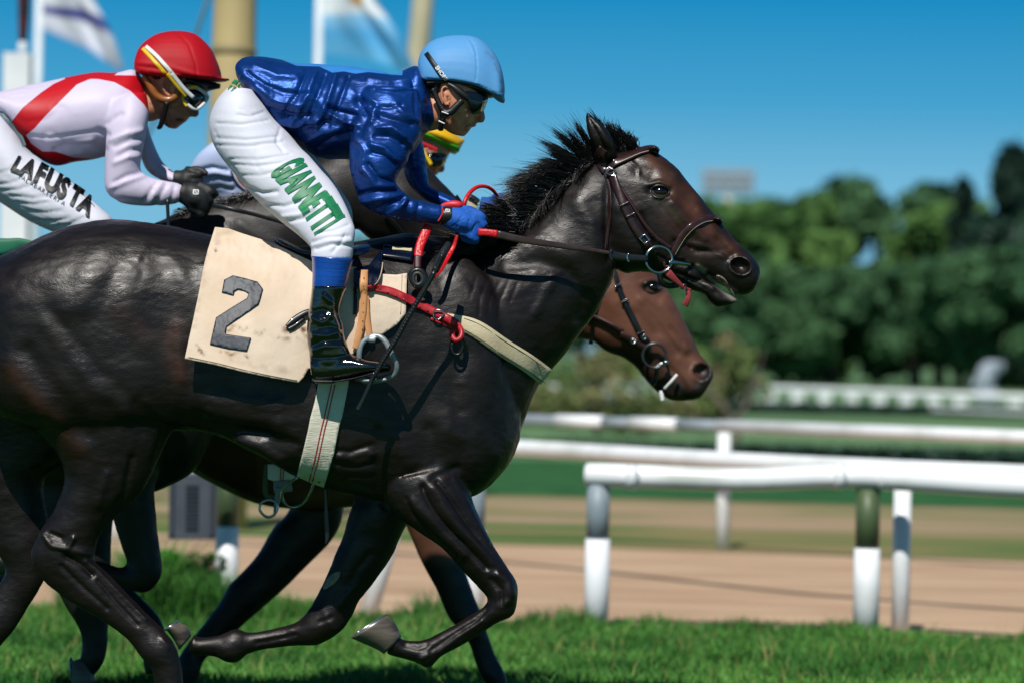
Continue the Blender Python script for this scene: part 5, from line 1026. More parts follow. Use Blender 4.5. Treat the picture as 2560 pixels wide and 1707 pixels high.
TB = [(-300, 640, -330, 1000, .12, -.05), (-140, 640, -180, 1150, .15, -.08), (0, 690, -30, 1225, .15, -.11), (90, 800, 50, 1275, .13, -.14), (170, 930, 150, 1340, .115, -.165), (300, 1020, 250, 1392, .1, -.19), (430, 1110, 360, 1434, .09, -.21), (540, 1210, 470, 1450, .08, -.23), (630, 1285, 560, 1470, .075, -.245), (690, 1350, 600, 1560, .068, -.25), (680, 1450, 560, 1640, .06, -.25)]
V, F = fuse([loft('A', off_(TB, YR), n=30), loft('A', [list(r[:5]) + [-r[5] + YR] for r in TB], n=26)], .0065, 4)
RF = []
for a, b_ in [((0, 1130), (160, 1080)), ((10, 1170), (230, 1120)), ((60, 1200), (330, 1200)), ((0, 1060), (110, 1000)), ((170, 1290), (380, 1290)), ((200, 1350), (420, 1340)), ((330, 1390), (520, 1330)), ((100, 1240), (300, 1240))]:
    m_ = ((a[0] + b_[0]) / 2, (a[1] + b_[1]) / 2 + 16); RF += [(7, -.004, [a, m_, b_]), (15, .001, [(a[0], a[1] - 20), (m_[0], m_[1] - 20), (b_[0], b_[1] - 20)])]
V = strokes(V, F, 'A', RF); V = wrinkle(V, F, .0016, (4, 6, 15), 33, warp=1.1, ridge='groove', rot=-.45); V = relax(V, F)
rb = put('breeches', (V, F), M_breech, rj); BRB = bvh((V, F))
M_bl = mat('black_lettering', '#0b0d12', rough=.5)
lt = []; Pl = smoothpath([(62, 1040), (160, 1080), (250, 1130), (360, 1200), (450, 1260), (545, 1325)], 8); Pu = smoothpath([(110, 955), (210, 975), (300, 1020), (410, 1090), (500, 1160), (585, 1225)], 8); ps = 0
wds = dict(L=.85, A=1.1, F=.9, U=1.05, S=1.0, T=.95); wds[' '] = .12; tx = 'LA FUSTA'; tot = sum(wds[c_] for c_ in tx)
for ch in tx:
    w_ = wds[ch]; t0, t1_ = ps / tot, (ps + w_ * .88) / tot; ps += w_
    if ch == ' ': continue
    a = on(Pl, t0); b1 = on(Pl, t1_); c_ = on(Pu, t0); em = dict(L=.5, A=.66, F=.5, U=.65, S=.6, T=.56)[ch]
    put('letter', words(ch, 'A', a, (b1 - a) / em, (c_ - a) / .72, BRB, off=.006, bold=.06, cell=.1), M_bl, rb)
for i, ch in enumerate('TALABARTERIA'):
    t = i / 12; a = np.array([105 + 290 * t, 1085 + 180 * t]); put('letter', words(ch, 'A', a, np.array([32., 20.]), np.array([18., -34.]), BRB, off=.003, bold=.0, cell=.3), bpy.data.materials['dark_band'], rb)
put('side_seam', strap('A', [(0, 690), (60, 760), (120, 830), (150, 900)], 26, BRB, off=.002, th=.001), mat('grey_seam', '#5d6f78', rough=.6), rb)
HR = [(900, 330, 1240, 300, .06), (892, 430, 1270, 430, .074), (895, 500, 1262, 510, .076), (905, 570, 1230, 590, .074), (925, 640, 1205, 640, .068), (950, 690, 1175, 690, .058), (980, 730, 1150, 735, .048), (1005, 765, 1105, 770, .036), (1030, 785, 1080, 792, .022)]
sk = [loft('A', HR, YR, n=28), loft('A', [(790, 500, 800, 740, .075), (860, 520, 870, 745, .066), (920, 530, 930, 745, .06), (980, 540, 975, 730, .055)], YR), loft('A', [(1150, 610, 1190, 600, .012), (1150, 660, 1214, 660, .016), (1150, 700, 1218, 704, .017), (1165, 716, 1200, 720, .013)], YR, n=14),
      loft('A', [(1110, 690, 1160, 712, .022), (1115, 722, 1150, 738, .02)], YR, n=14), loft('A', [(1075, 738, 1118, 742, .02), (1070, 758, 1108, 762, .018)], YR, n=14), loft('A', off_(TR, YR), shrink=.84), loft('A', off_(SR, YR), shrink=.72), loft('A', off_(SRF, YR), shrink=.7), loft('A', off_(TB, YR), shrink=.86),
      loft('A', [(1080, 1240, 1100, 1150, .024, YR - .165), (1180, 1250, 1190, 1170, .022, YR - .165)])]
ear(sk, 'A', (1040, 535), 1.1, YR - .078)
V, F = fuse(sk, .004, 2); V = strokes(V, F, 'A', [(14, .004, [(1060, 650), (1100, 640)]), (12, -.004, [(1020, 700), (1050, 760)]), (8, -.006, [(1080, 735), (1120, 735)]), (12, -.003, [(930, 640), (960, 700)]), (9, -.006, [(1040, 535), (1045, 560)]), (16, .003, [(1050, 770)])])
drk = mask(V, 'A', [(8, .9, [(1085, 735), (1118, 738)]), (60, .35, [(1030, 760), (1100, 700), (1180, 690)]), (26, .5, [(1200, 690)])]); red = mask(V, 'A', [(12, .6, [(1098, 755)]), (20, .5, [(1020, 520)])])
put('body', (V, F), M_skin, rj, attrs={'red': red, 'dark': drk}); BRS = bvh((V, F))
M_red = mat('red_cap_cover', '#b0081a', '#a40617', rough=.6, spec=.25, sc=5)
V, F = fuse([loft('A', [(832, 425, 834, 440, .05), (838, 345, 842, 442, .09), (872, 275, 880, 455, .115), (960, 212, 965, 468, .128), (1080, 190, 1085, 478, .13), (1195, 210, 1200, 482, .125), (1285, 290, 1285, 488, .105), (1330, 380, 1330, 492, .08), (1350, 440, 1350, 495, .055)], YR, n=36, dome=True),
             loft('A', [(1200, 462, 1200, 484, .11), (1290, 478, 1292, 498, .095), (1360, 484, 1360, 500, .06), (1406, 484, 1406, 494, .02)], YR, n=24, sq=2.6)], .0042, 3)
V = strokes(V, F, 'A', [(7, -.002, [(1080, 190), (1160, 280), (1200, 400), (1205, 470)]), (14, .003, [(840, 385), (980, 400), (1100, 430), (1240, 470), (1350, 490)]), (5, -.003, [(838, 405), (980, 425), (1100, 455), (1240, 490)])])
rh = put('helmet', (V, F), M_red, rj); BRH = bvh((V, F))
M_yel = mat('yellow_strap', '#d9b40f', rough=.5); M_wst = mat('white_strap', '#d3d8d6', rough=.5)
put('goggle_strap', strap('A', [(872, 296), (940, 370), (1010, 450), (1090, 545), (1130, 580)], 24, BRH, off=.002, th=.002, sm=3), M_yel, rh)
put('goggle_strap', strap('A', [(892, 284), (960, 345), (1040, 435), (1120, 530), (1192, 605)], 24, BRH, off=.005, th=.002, sm=3), M_wst, rh)
for dx_, m_ in ((-26, M_yel), (0, M_wst)): put('goggle_strap', strap('A', [(1052 + dx_, 452), (1090 + dx_, 500), (1130 + dx_, 548), (1185 + dx_ * 1.6, 600 + dx_ * .3)], 24, None, y=[YR - .128, YR - .118, YR - .108, YR - .096], th=.003), m_, rh)
BR2 = BRS
put('goggles', fuse([loft('A', [(1125, 590, 1130, 620, .012, YR - .075), (1145, 548, 1160, 655, .02, YR - .07), (1190, 540, 1195, 672, .026, YR - .055), (1240, 560, 1235, 650, .03, YR - .03), (1268, 590, 1262, 620, .02, YR)], n=20)], .004, 2), M_lens, rj)
gq = [(1130, 600), (1145, 550), (1195, 538), (1245, 565), (1272, 598), (1245, 640), (1205, 670), (1165, 655)]
put('goggle_frame', ptube('A', gq, [YR + v for v in (-.08, -.084, -.078, -.06, -.025, -.055, -.07, -.08)], .0055, n=8, closed=True), M_wst, rj)
put('goggle_frame', ptube('A', [(1158, 540), (1190, 532), (1215, 540)], YR - .085, .005, n=8), M_yel, rj); put('goggle_frame', ptube('A', [(1122, 575), (1122, 615), (1145, 655)], YR - .082, .005, n=8), M_yel, rj)
put('hair', loft('A', [(905, 455, 960, 450, .08), (930, 480, 1020, 480, .08), (950, 500, 1010, 495, .078)], YR, n=20), M_hair2, rj)
put('visor', loft('A', [(1120, 475, 1130, 560, .08), (1180, 478, 1185, 540, .082), (1250, 488, 1245, 580, .06), (1290, 500, 1280, 560, .03), (1350, 515, 1345, 545, .02)], YR, n=20), M_strapm, rj)
put('ear_guard', ptube('A', [(880, 465), (915, 520), (950, 580), (1000, 610), (1050, 610), (1085, 575), (1105, 500), (1135, 485)], YR - .083, [.010, .012, .013, .013, .013, .012, .008, .006]), mat('tan_leather', '#9a5a22', '#7d4718', rough=.35, sc=20, coat=.3), rj)
put('chin_strap', ptube('A', [(1025, 625), (1005, 700), (985, 770), (970, 785)], [YR - .085, YR - .07, YR - .05, YR - .03], [.010, .009, .0085, .006]), M_strapm, rj)
V, F = fuse(fist('A', (1140, 1190), (1240, 1230), YR - .165, 1.3, m=None) + [loft('A', [(1115, 1130, 1115, 1240, .03, YR - .165), (1180, 1118, 1175, 1275, .038, YR - .17), (1260, 1150, 1240, 1320, .036, YR - .17), (1296, 1190, 1270, 1330, .024, YR - .17)])], .004, 2)
rg = put('glove', (V, F), M_gloveb, rj); BRG = bvh((V, F))
put('glove_logo', join([strap('A', [(1184, 1165), (1216, 1166)], 6, BRG, off=.002, th=.0006), strap('A', [(1184, 1190), (1216, 1191)], 6, BRG, off=.002, th=.0006), strap('A', [(1185, 1165), (1185, 1190)], 6, BRG, off=.002, th=.0006), strap('A', [(1215, 1166), (1215, 1191)], 6, BRG, off=.002, th=.0006), strap('A', [(1192, 1172), (1208, 1184)], 5, BRG, off=.002, th=.0006)]), M_whites, rg)
V, F = fuse(fist('A', (1100, 1100), (1180, 1110), YR + .05, 1.1, side=1), .004, 2); put('glove', (V, F), M_gloveb, rj)
put('boot', tube(W(px('A', [(620, 1600), (560, 1900), (640, 2150), (820, 2200)]), YR - .25), [.058, .05, .045, .035], n=20), M_boot, rj)

# ------------------------------------------------------------------ rider of the bay, half hidden
yj = thing('person', 'jockey in yellow and green cap and white breeches, mostly hidden behind the front jockey', 'person', W(px('B', [(500, 1000)]), Y2)[0], 'jockeys')
V, F = fuse([loft('B', off_([(120, 740, 260, 700, .14), (20, 830, 330, 760, .16), (-20, 960, 420, 860, .15), (60, 1080, 560, 960, .12), (240, 1180, 700, 1080, .1), (420, 1330, 800, 1200, .085), (520, 1500, 760, 1480, .06)], Y2), n=28)], .007, 4)
V = strokes(V, F, 'B', [(12, -.008, [(20, 900), (120, 880), (220, 900)]), (12, -.008, [(40, 960), (160, 940), (240, 960)]), (12, .006, [(20, 930), (140, 910), (240, 930)]), (10, -.006, [(80, 1010), (180, 1000), (250, 1020)])]); V = wrinkle(V, F, .0024, (5, 6, 16), 36, ridge='groove')
yb = put('breeches', (V, F), mat('bluish_breeches', '#b9c8ea', '#b0c0e4', rough=.6, sc=6), yj); BY = bvh((V, F))
for dx, m_ in ((0, mat('navy_braid', '#1a2a78', rough=.6)), (14, M_whites), (28, M_red)): put('braid', strap('B', [(238 + dx, 900), (262 + dx, 960), (310 + dx, 1010), (352 + dx * .5, 1026 - dx * .4)], 13, BY, off=.003 + dx * .0001, th=.0015), m_, yb)
put('jacket', loft('B', off_([(200, 640, 260, 760, .13), (500, 560, 500, 850, .16), (900, 560, 900, 860, .17), (1180, 600, 1200, 880, .15), (1330, 680, 1360, 860, .09)], Y2), n=28), mat('dark_silk', '#101a3a', rough=.5), yj)
put('sleeve', tube(W(px('B', [(1200, 760), (1180, 950), (1350, 1060), (1500, 1100)]), Y2 - .15), [.07, .06, .05, .035], n=16), bpy.data.materials['dark_silk'], yj)
V, F = fuse([loft('B', [(1330, 690, 1600, 730, .07), (1340, 760, 1580, 790, .075), (1370, 810, 1560, 830, .07), (1420, 860, 1530, 875, .055), (1450, 900, 1510, 910, .04), (1470, 920, 1500, 930, .02)], Y2, n=26), loft('B', [(1510, 840, 1532, 836, .012), (1505, 875, 1548, 872, .016), (1505, 900, 1545, 902, .015), (1510, 910, 1530, 912, .01)], Y2, n=14), loft('B', [(1250, 740, 1270, 850, .06), (1400, 760, 1400, 860, .055)], Y2)], .004, 2)
put('body', (V, F), M_skin, yj, attrs={'red': mask(V, 'B', [(16, .8, [(1535, 890)])]), 'dark': V[:, 0] * 0})
M_yc = mat('yellow_cap', '#e3b008', '#d9a606', rough=.5)
cap = loft('B', [(1370, 640, 1355, 700, .1), (1440, 615, 1400, 715, .115), (1530, 630, 1490, 745, .115), (1600, 665, 1560, 770, .1), (1650, 700, 1610, 795, .07), (1674, 704, 1620, 800, .04)], Y2, n=30)
V, F = fuse([cap], .0045, 2)
yh = put('helmet', (V, F), M_yc, yj); BYH = bvh((V, F))
put('brim_stripe', strap('B', [(1385, 670), (1460, 700), (1540, 740), (1640, 770)], 34, BYH, off=.002, th=.003), mat('green_stripe', '#4fc82e', rough=.5), yh)
put('brim_stripe', strap('B', [(1370, 700), (1440, 722), (1520, 762), (1615, 795)], 16, BYH, off=.002, th=.003), M_whites, yh)
put('brim_stripe', strap('B', [(1360, 716), (1420, 738), (1470, 760), (1500, 775)], 26, BYH, off=.004, th=.004, y=[Y2 - .10] * 4), M_red, yh)
put('cheek_guard', strap('B', [(1352, 740), (1380, 780), (1400, 810)], 46, BYH, y=[Y2 - .085] * 3, th=.004), M_red, yj)
put('goggles', fuse([loft('B', off_([(1440, 790, 1445, 850, .02, -.07), (1480, 780, 1480, 880, .03, -.06), (1530, 790, 1530, 875, .035, -.045), (1565, 800, 1555, 850, .03, -.02)], Y2), n=18)], .004, 2), M_lens, yj)
put('goggle_strap', strap('B', [(1365, 730), (1400, 770), (1435, 810), (1465, 865)], 22, BYH, y=[Y2 - .09] * 4, th=.003), M_yel, yj)
put('goggle_buckle', ptube('B', [(1438, 770), (1465, 770), (1468, 795), (1440, 795)], Y2 - .1, .0025, n=6, sub=1, closed=True), M_shoe, yj)
# ================================================================== tack
M_brown = mat('brown_leather', '#33191a', '#241112', rough=.35, spec=.5, sc=40, coat=.3, bump=.3, bsc=160, bdist=.001)
M_brown2 = mat('rein_leather', '#3a2a28', '#2c1f1e', rough=.35, sc=40, coat=.2)
M_blk = mat('black_leather', '#0b0b0d', '#121215', rough=.35, sc=40, coat=.3)
M_steel = mat('bit_steel', '#a9afb3', rough=.22, metal=1)
M_rubber = mat('red_rubber', '#c9141c', '#b81018', rough=.35, spec=.5, sc=40, bump=.8, bsc=120, bdist=.003, stretch=(1, 1, 1))
M_redl = mat('red_leather', '#ad1a26', '#9b1521', rough=.42, sc=30, bump=.2, bsc=90)
M_cream_l = mat('cream_webbing', '#c9bd9c', '#b6a888', rough=.7, sc=12, bump=.5, bsc=140, bdist=.002, stretch=(.4, 1, 1))
M_canvas = mat('cream_canvas', '#dac8b4', '#cfb9a2', rough=.85, spec=.2, sc=7, det=8, bump=.35, bsc=18, bdist=.01, attrs=[('mud', '#6b4d33', False)])
M_navy = mat('navy_leather', '#04112c', '#030b1d', rough=.22, spec=.6, coat=.5, sc=8)
M_tanl = mat('tan_stirrup_leather', '#c98f5c', '#b67d4c', rough=.5, sc=20)
M_alu = mat('grey_aluminium', '#8f969a', '#7c8387', rough=.4, metal=.3, sc=12)
M_num = mat('number_cloth', '#141d2a', '#1f2a38', rough=.5, sc=9, bump=.3, bsc=22, bdist=.006)
M_stitch = mat('stitching', '#b9a890', rough=.7)

# ---- saddle cloth with the number
PC = [(283, 140), (380, 150), (480, 186), (590, 220), (700, 252), (860, 330), (1000, 396), (1300, 430), (1490, 480), (1600, 486), (1677, 474), (1672, 640), (1668, 768), (1600, 850), (1500, 916), (1430, 930), (1370, 985), (1290, 1056), (1200, 1120), (1100, 1150), (960, 1165), (925, 1230), (890, 1266),
      (700, 1232), (500, 1190), (280, 1135), (64, 1092), (110, 880), (160, 640), (200, 430), (232, 300)]
cl = patch('D', PC, B0, off=.014, th=.006, cell=6, rel=8, ridge=(.007, 7), flare=lambda q: .075 * np.clip((q[:, 1] - 640) / 320, 0, 1.1) ** 1.6 * np.clip((820 - q[:, 0]) / 200, 0, 1))
Nn = cl[0]; mud = mask(Nn, 'D', [(14, .55, [(380, 890), (420, 860), (480, 880), (520, 870)]), (9, .7, [(560, 890), (600, 930), (640, 890)]), (10, .6, [(150, 1000), (200, 1060), (250, 1050)]), (9, .5, [(330, 1040), (400, 1060), (470, 1050), (520, 1080)]), (26, .5, [(800, 880), (900, 870), (950, 920)]), (12, .5, [(700, 940), (800, 950), (900, 940)]),
                                (30, .25, [(900, 800), (960, 1000)]), (10, .4, [(300, 250), (285, 330)]), (18, .15, [(230, 300), (120, 900)]), (30, .12, [(400, 1100), (800, 1180)])])
mud = np.clip(mud * 1.6 * (.45 + 1.3 * vnoise(Nn * 90, 5)) + .12 * np.clip(vnoise(Nn * 14, 6), 0, 1), 0, 1)
sc_ = put('saddle_cloth', cl, M_canvas, attrs={'mud': mud}); tag(sc_, 'stained cream saddle cloth with a dark number 2 on the black horse', 'saddle cloth'); BCL = bvh(cl)
put('number', patch('D', [(349, 522), (412, 490), (500, 510), (592, 536), (632, 590), (616, 650), (600, 702), (480, 785), (368, 860), (360, 915), (545, 942), (530, 990), (515, 1038), (380, 1020), (246, 988), (268, 890), (290, 795), (400, 725), (515, 655), (526, 622), (500, 604), (450, 594), (425, 606), (417, 636), (332, 614)], BCL, off=.003, th=.0015, cell=4, rel=2), M_num, sc_)
for pts in ([(90, 1078), (300, 1122), (500, 1172), (700, 1215), (880, 1248)], [(1640, 480), (1636, 600), (1630, 770)]): put('stitched_hem', strap('D', pts, 5, BCL, off=.002, th=.0008, sm=1), M_stitch, sc_)

# ---- saddle, girth, stirrup
Bsad = bvh(cl, (V0, F0))
sd = thing('racing_saddle', 'small navy racing saddle with tan stirrup leather under the front jockey', 'saddle', W(px('D', [(1100, 350)]), 0)[0])
seat = fuse([loft('D', [(710, 222, 716, 250, .05), (750, 218, 770, 300, .13), (850, 262, 860, 352, .17), (960, 300, 990, 400, .18), (1150, 290, 1180, 400, .18), (1300, 262, 1330, 440, .19), (1420, 248, 1400, 425, .17), (1500, 262, 1480, 340, .1), (1520, 268, 1512, 300, .05)], 0, n=30)], .006, 3)
put('seat', seat, M_navy, sd)
BSD = bvh(seat, cl, (V0, F0))
flp = patch('D', [(1290, 440), (1400, 415), (1490, 300), (1500, 420), (1478, 520), (1420, 580), (1330, 600), (1286, 560)], Bsad, off=.022, th=.006, cell=6, rel=4); put('flap', flp, M_navy, sd)
put('piping', strap('D', [(1500, 395), (1490, 470), (1462, 540), (1410, 585)], 8, bvh(flp), off=.002, th=.001), M_stitch, sd)
put('pad', strap('D', [(1500, 310), (1600, 325), (1720, 345)], 90, BSD, off=.012, th=.008), M_navy, sd); put('fleece', strap('D', [(1570, 292), (1640, 296), (1712, 306)], 26, BSD, off=.02, th=.006), M_cream_l, sd)
BL = bvh(flp, cl, (V0, F0))
put('stirrup_leather', strap('D', [(1364, 450), (1362, 600), (1350, 800), (1318, 960), (1300, 1020)], [60, 58, 54, 50, 44], BL, off=.012, th=.003, sm=6), M_tanl, sd)
put('stirrup_leather', strap('D', [(1378, 640), (1385, 780), (1398, 880), (1418, 968)], 46, BL, off=.006, th=.003, sm=6, lift=.004), M_tanl, sd)
for i in range(8): put('punch_hole', ball(W(px('D', [(1364 - .012 * (i * 62) * (1 + i * .25), 510 + i * 62)]), hit(BL, px('D', [(1364, 510 + i * 62)]))[0] - .0175)[0], (.0016, .001, .0022), 8), M_blk, sd)
st_pts = [(1440, 925), (1510, 958), (1562, 1050), (1600, 1140), (1588, 1200), (1520, 1235), (1440, 1248), (1365, 1242), (1338, 1190), (1330, 1060), (1356, 975)]
put('stirrup_iron', fuse([ptube('D', st_pts, [-.385, -.39, -.395, -.39, -.38, -.37, -.36, -.36, -.37, -.385, -.385], [.0075, .009, .0085, .0085, .009, .010, .011, .011, .009, .0085, .0085], n=12, closed=True),
                         ptube('D', [(1350, 1248), (1440, 1252), (1530, 1240)], [-.40, -.40, -.40], .006), ptube('D', [(1400, 955), (1450, 958)], -.388, .010)], .003, 2), M_alu, sd)
put('latigo', strap('D', [(800, 858), (860, 810), (930, 765), (980, 750)], [20, 44, 40, 40], BCL, off=.012, th=.004), M_blk, sd)
put('latigo', strap('D', [(815, 880), (870, 850), (930, 800)], 26, BCL, off=.008, th=.003), M_blk, sd)
put('billet', strap('D', [(1300, 560), (1302, 680), (1300, 775)], 26, BL, off=.004, th=.003), M_blk, sd); put('buckle', ptube('D', [(1286, 565), (1318, 568), (1316, 600), (1288, 598)], hit(BL, px('D', [(1300, 580)]))[0] - .012, .0028, n=6, sub=1, closed=True), M_steel, sd)
# girth
GP = [(1030, 1270), (1140, 1262), (1256, 1240), (1235, 1400), (1215, 1500), (1190, 1568)]
gpx = [tuple(p) for p in px('D', [(1255, 1000), (1262, 1180), (1250, 1290), (1225, 1420), (1205, 1520)])] + [tuple(p) for p in px('H', [(592, 30), (560, 200), (500, 402), (420, 372), (338, 335), (372, 200), (405, 60)])] + [tuple(p) for p in px('D', [(975, 1520), (1008, 1400), (1030, 1280), (1050, 1150), (1060, 1000)])]
gir = patch('P', gpx, B0, off=.008, th=.004, cell=6, rel=3)
gi = put('girth', gir, mat('white_girth', '#d6d2c2', '#c8c4b2', rough=.75, sc=14, bump=.6, bsc=170, bdist=.003, stretch=(.3, 1, 1.5))); tag(gi, 'wide off white girth with two red lines on the black horse', 'girth', 'girths'); BGI = bvh(gir)
for dx in (-9, 11): put('red_line', strap('H', [(556 + dx, -215), (534 + dx, -120), (512 + dx, -20), (492 + dx, 60), (458 + dx, 220), (420 + dx, 368)], 6, BGI, off=.002, th=.0008, sm=1), M_redl, gi)
put('buckle_ring', ptube('H', [(345, 340), (280, 385), (250, 440), (265, 490), (320, 518), (380, 492), (420, 430), (440, 375)], [-.16, -.12, -.08, -.05, -.03, -.05, -.08, -.1], .0042, n=8), M_steel, gi)
put('strap_end', strap('H', [(510, 400), (512, 500), (515, 600), (520, 700), (510, 738)], [20, 18, 26, 26, 6], B0, y=[-.1] * 5), M_blk, gi)
# bay's girth hanging below
g2 = thing('girth', 'white girth with red lines and steel ring below the belly, behind the first girth', 'girth', W(px('H', [(230, 350)]), Y3)[0], 'girths')
yb_ = .55
put('webbing', patch('H', [(165, 262), (330, 262), (330, 360), (300, 352), (250, 356), (200, 362), (165, 350)], None, y=yb_, cell=6), M_whites, g2)
put('webbing', strap('H', [(240, 250), (243, 300), (240, 360)], 6, None, y=[yb_ - .008] * 3, th=.001), M_redl, g2); put('webbing', strap('H', [(258, 250), (260, 300), (256, 360)], 6, None, y=[yb_ - .008] * 3, th=.001), M_redl, g2)
put('elastic', strap('H', [(155, 262), (152, 350), (160, 450), (230, 462)], [22, 30, 36, 30], None, y=[yb_ + .006] * 4, th=.003), bpy.data.materials['green_sleeve'], g2)
put('elastic', strap('H', [(200, 395), (260, 392), (310, 385)], 74, None, y=[yb_ - .004] * 3, th=.003), M_grey_shade_trim, g2)
put('hook', strap('H', [(235, 400), (222, 480), (205, 560)], [40, 36, 14], None, y=[yb_ - .014] * 3, th=.003), M_grey_shade_trim, g2)
put('ring', ptube('H', [(120, 540), (125, 495), (170, 475), (215, 490), (222, 530), (200, 565), (160, 575)], yb_ - .02, .0042, n=8, closed=True), M_steel, g2)

# ---- breast girth: red strap, cream band
bgx = thing('breast_girth', 'cream breast girth with a buckled red strap across the black horse\'s shoulder', 'breast girth', W(px('D', [(1900, 800)]), -.2)[0])
b_cream = strap('C', [(30, 1060), (60, 1085), (180, 1130), (320, 1225), (440, 1300), (535, 1372)], [26, 60, 88, 92, 92, 94], B0, off=.006, th=.004, sm=3); put('band', b_cream, M_cream_l, bgx); BCR = bvh(b_cream)
for k_ in (-1, 1): put('stitching', strap('C', [(120, 1105 + k_ * 28), (200, 1145 + k_ * 36), (320, 1226 + k_ * 38), (440, 1301 + k_ * 38), (530, 1366 + k_ * 36)], 3, BCR, off=.001, th=.0008, sm=2), M_blk, bgx)
BRD = bvh(cl, flp, (V0, F0), b_cream)
rs = strap('D', [(1395, 588), (1450, 582), (1560, 606), (1680, 660), (1800, 718), (1920, 780), (2000, 820), (2050, 850)], [46, 52, 58, 60, 62, 64, 64, 56], BRD, off=.008, th=.004, sm=4)
put('red_strap', rs, M_redl, bgx); BRS2 = bvh(rs)
lp = ptube('D', [(2040, 840), (2072, 890), (2066, 940), (2030, 960), (2004, 925), (2010, 890)], [-.25, -.27, -.28, -.28, -.27, -.26], .008, n=8); put('red_strap', lp, M_redl, bgx)
put('red_strap', strap('D', [(1850, 800), (1920, 830), (2000, 866), (2060, 900)], 26, BRD, off=.002, th=.003), M_redl, bgx)
put('buckle', ptube('D', [(1875, 745), (1925, 745), (1945, 765), (1910, 810), (1870, 795)], hit(BRS2, px('D', [(1905, 775)]))[0] - .006, .003, n=6, sub=2, closed=True), M_steel, bgx)
put('loop', ptube('D', [(2060, 960), (2080, 1000), (2060, 1055), (2020, 1058), (2000, 1020), (2005, 980)], -.268, .004, n=8), M_blk, bgx)
for i in range(7): 
    q = px('D', [(1480 + i * 58, 590 + i * 26 + (i > 3) * 2)]); put('punch_hole', ball(W(q, hit(BRS2, q)[0] - .001)[0], (.003, .0012, .003), 8), M_blk, bgx)

# ---- whip
wh = thing('whip', 'black braided riding whip hanging from the front jockey\'s blue glove', 'whip', W(px('D', [(1900, 500)]), -.3)[0])
wq = px('D', [(1978, 262), (1930, 350), (1880, 460), (1800, 600), (1700, 770), (1600, 950), (1500, 1110), (1420, 1250), (1350, 1400), (1312, 1468)])
put('shaft', tube(W(wq[2:8], -.425), [.0085, .0072, .0065, .006, .0058, .0055], n=10), M_blk, wh)
put('handle', tube(W(wq[:3], [-.36, -.40, -.425]), [.009, .012, .0105], n=12), mat('whip_handle', '#1d2527', '#11171a', rough=.45, sc=60, bump=.8, bsc=150), wh)
put('flap', strap('D', [(1440, 1190), (1400, 1290), (1360, 1380), (1315, 1470)], [20, 30, 30, 34], None, y=[-.427] * 4, th=.003), M_blk, wh)
cb = []; qs = smoothpath(W(wq[1:8], -.425), 8)
for i in range(0, len(qs), 1): cb.append(ball(qs[i], .0085, 8))
put('braiding', fuse(cb, .003, 0), M_blk, wh)

# ---- reins of the front horse
rn = thing('reins', 'red and brown reins from the blue glove to the bit of the black horse', 'reins', W(px('K', [(1000, 780)]), -.2)[0], 'reins')
put('rubber_grip', strap('K', [(960, 790), (1060, 795), (1190, 812)], [92, 88, 94], None, y=[-.22, -.225, -.225], th=.004), M_rubber, rn)
put('leather', strap('C', [(285, 655), (420, 685), (600, 712), (780, 738), (880, 755)], [40, 36, 30, 22, 18], None, y=[-.225, -.215, -.19, -.165, -.155], th=.003), M_brown2, rn)
put('buckled_end', strap('C', [(852, 758), (900, 768), (960, 775), (1045, 780)], [52, 46, 40, 34], None, y=[-.155, -.15, -.145, -.135], th=.006), M_blk, rn)
put('keeper', ptube('C', [(862, 735), (856, 760), (862, 790)], -.166, .005, n=8), M_blk, rn); put('keeper', ptube('C', [(948, 752), (940, 775), (950, 795)], -.158, .0035, n=8), M_steel, rn)
put('rubber_grip', ptube('K', [(780, 480), (800, 400), (860, 300), (950, 235), (1060, 232), (1150, 290), (1210, 390), (1240, 480), (1255, 560)], [-.12, -.12, -.1, -.08, -.06, -.03, 0, .02, .03], [.0075, .007, .0065, .006, .0055, .0055, .005, .005, .005], n=10), M_rubber, rn)
put('rubber_grip', strap('K', [(350, 700), (310, 800), (265, 900), (232, 1000), (222, 1080)], [106, 112, 110, 104, 100], None, y=[-.19, -.2, -.21, -.22, -.23], th=.004), M_rubber, rn)
put('leather', strap('K', [(222, 1080), (215, 1150), (215, 1220)], [94, 90, 88], None, y=[-.23, -.235, -.24], th=.004), mat('dark_red_leather', '#3a0a10', rough=.4), rn)
put('rubber_grip', strap('K', [(700, 830), (660, 960), (590, 1090), (480, 1260), (410, 1340)], [36, 50, 60, 66, 40], None, y=[-.2, -.2, -.22, -.27, -.28], th=.003), M_rubber, rn)
put('neck_strap_ring', ptube('K', [(135, 1370), (140, 1290), (215, 1250), (290, 1290), (310, 1370), (270, 1440), (200, 1450)], -.27, .0085, n=10, closed=True), M_blk, rn)
put('neck_strap_ring', ptube('K', [(165, 1370), (175, 1310), (225, 1290), (270, 1330), (275, 1390), (230, 1430), (185, 1420)], -.275, .006, n=10, closed=True), mat('grey_rubber', '#2a2c2e', rough=.5), rn)

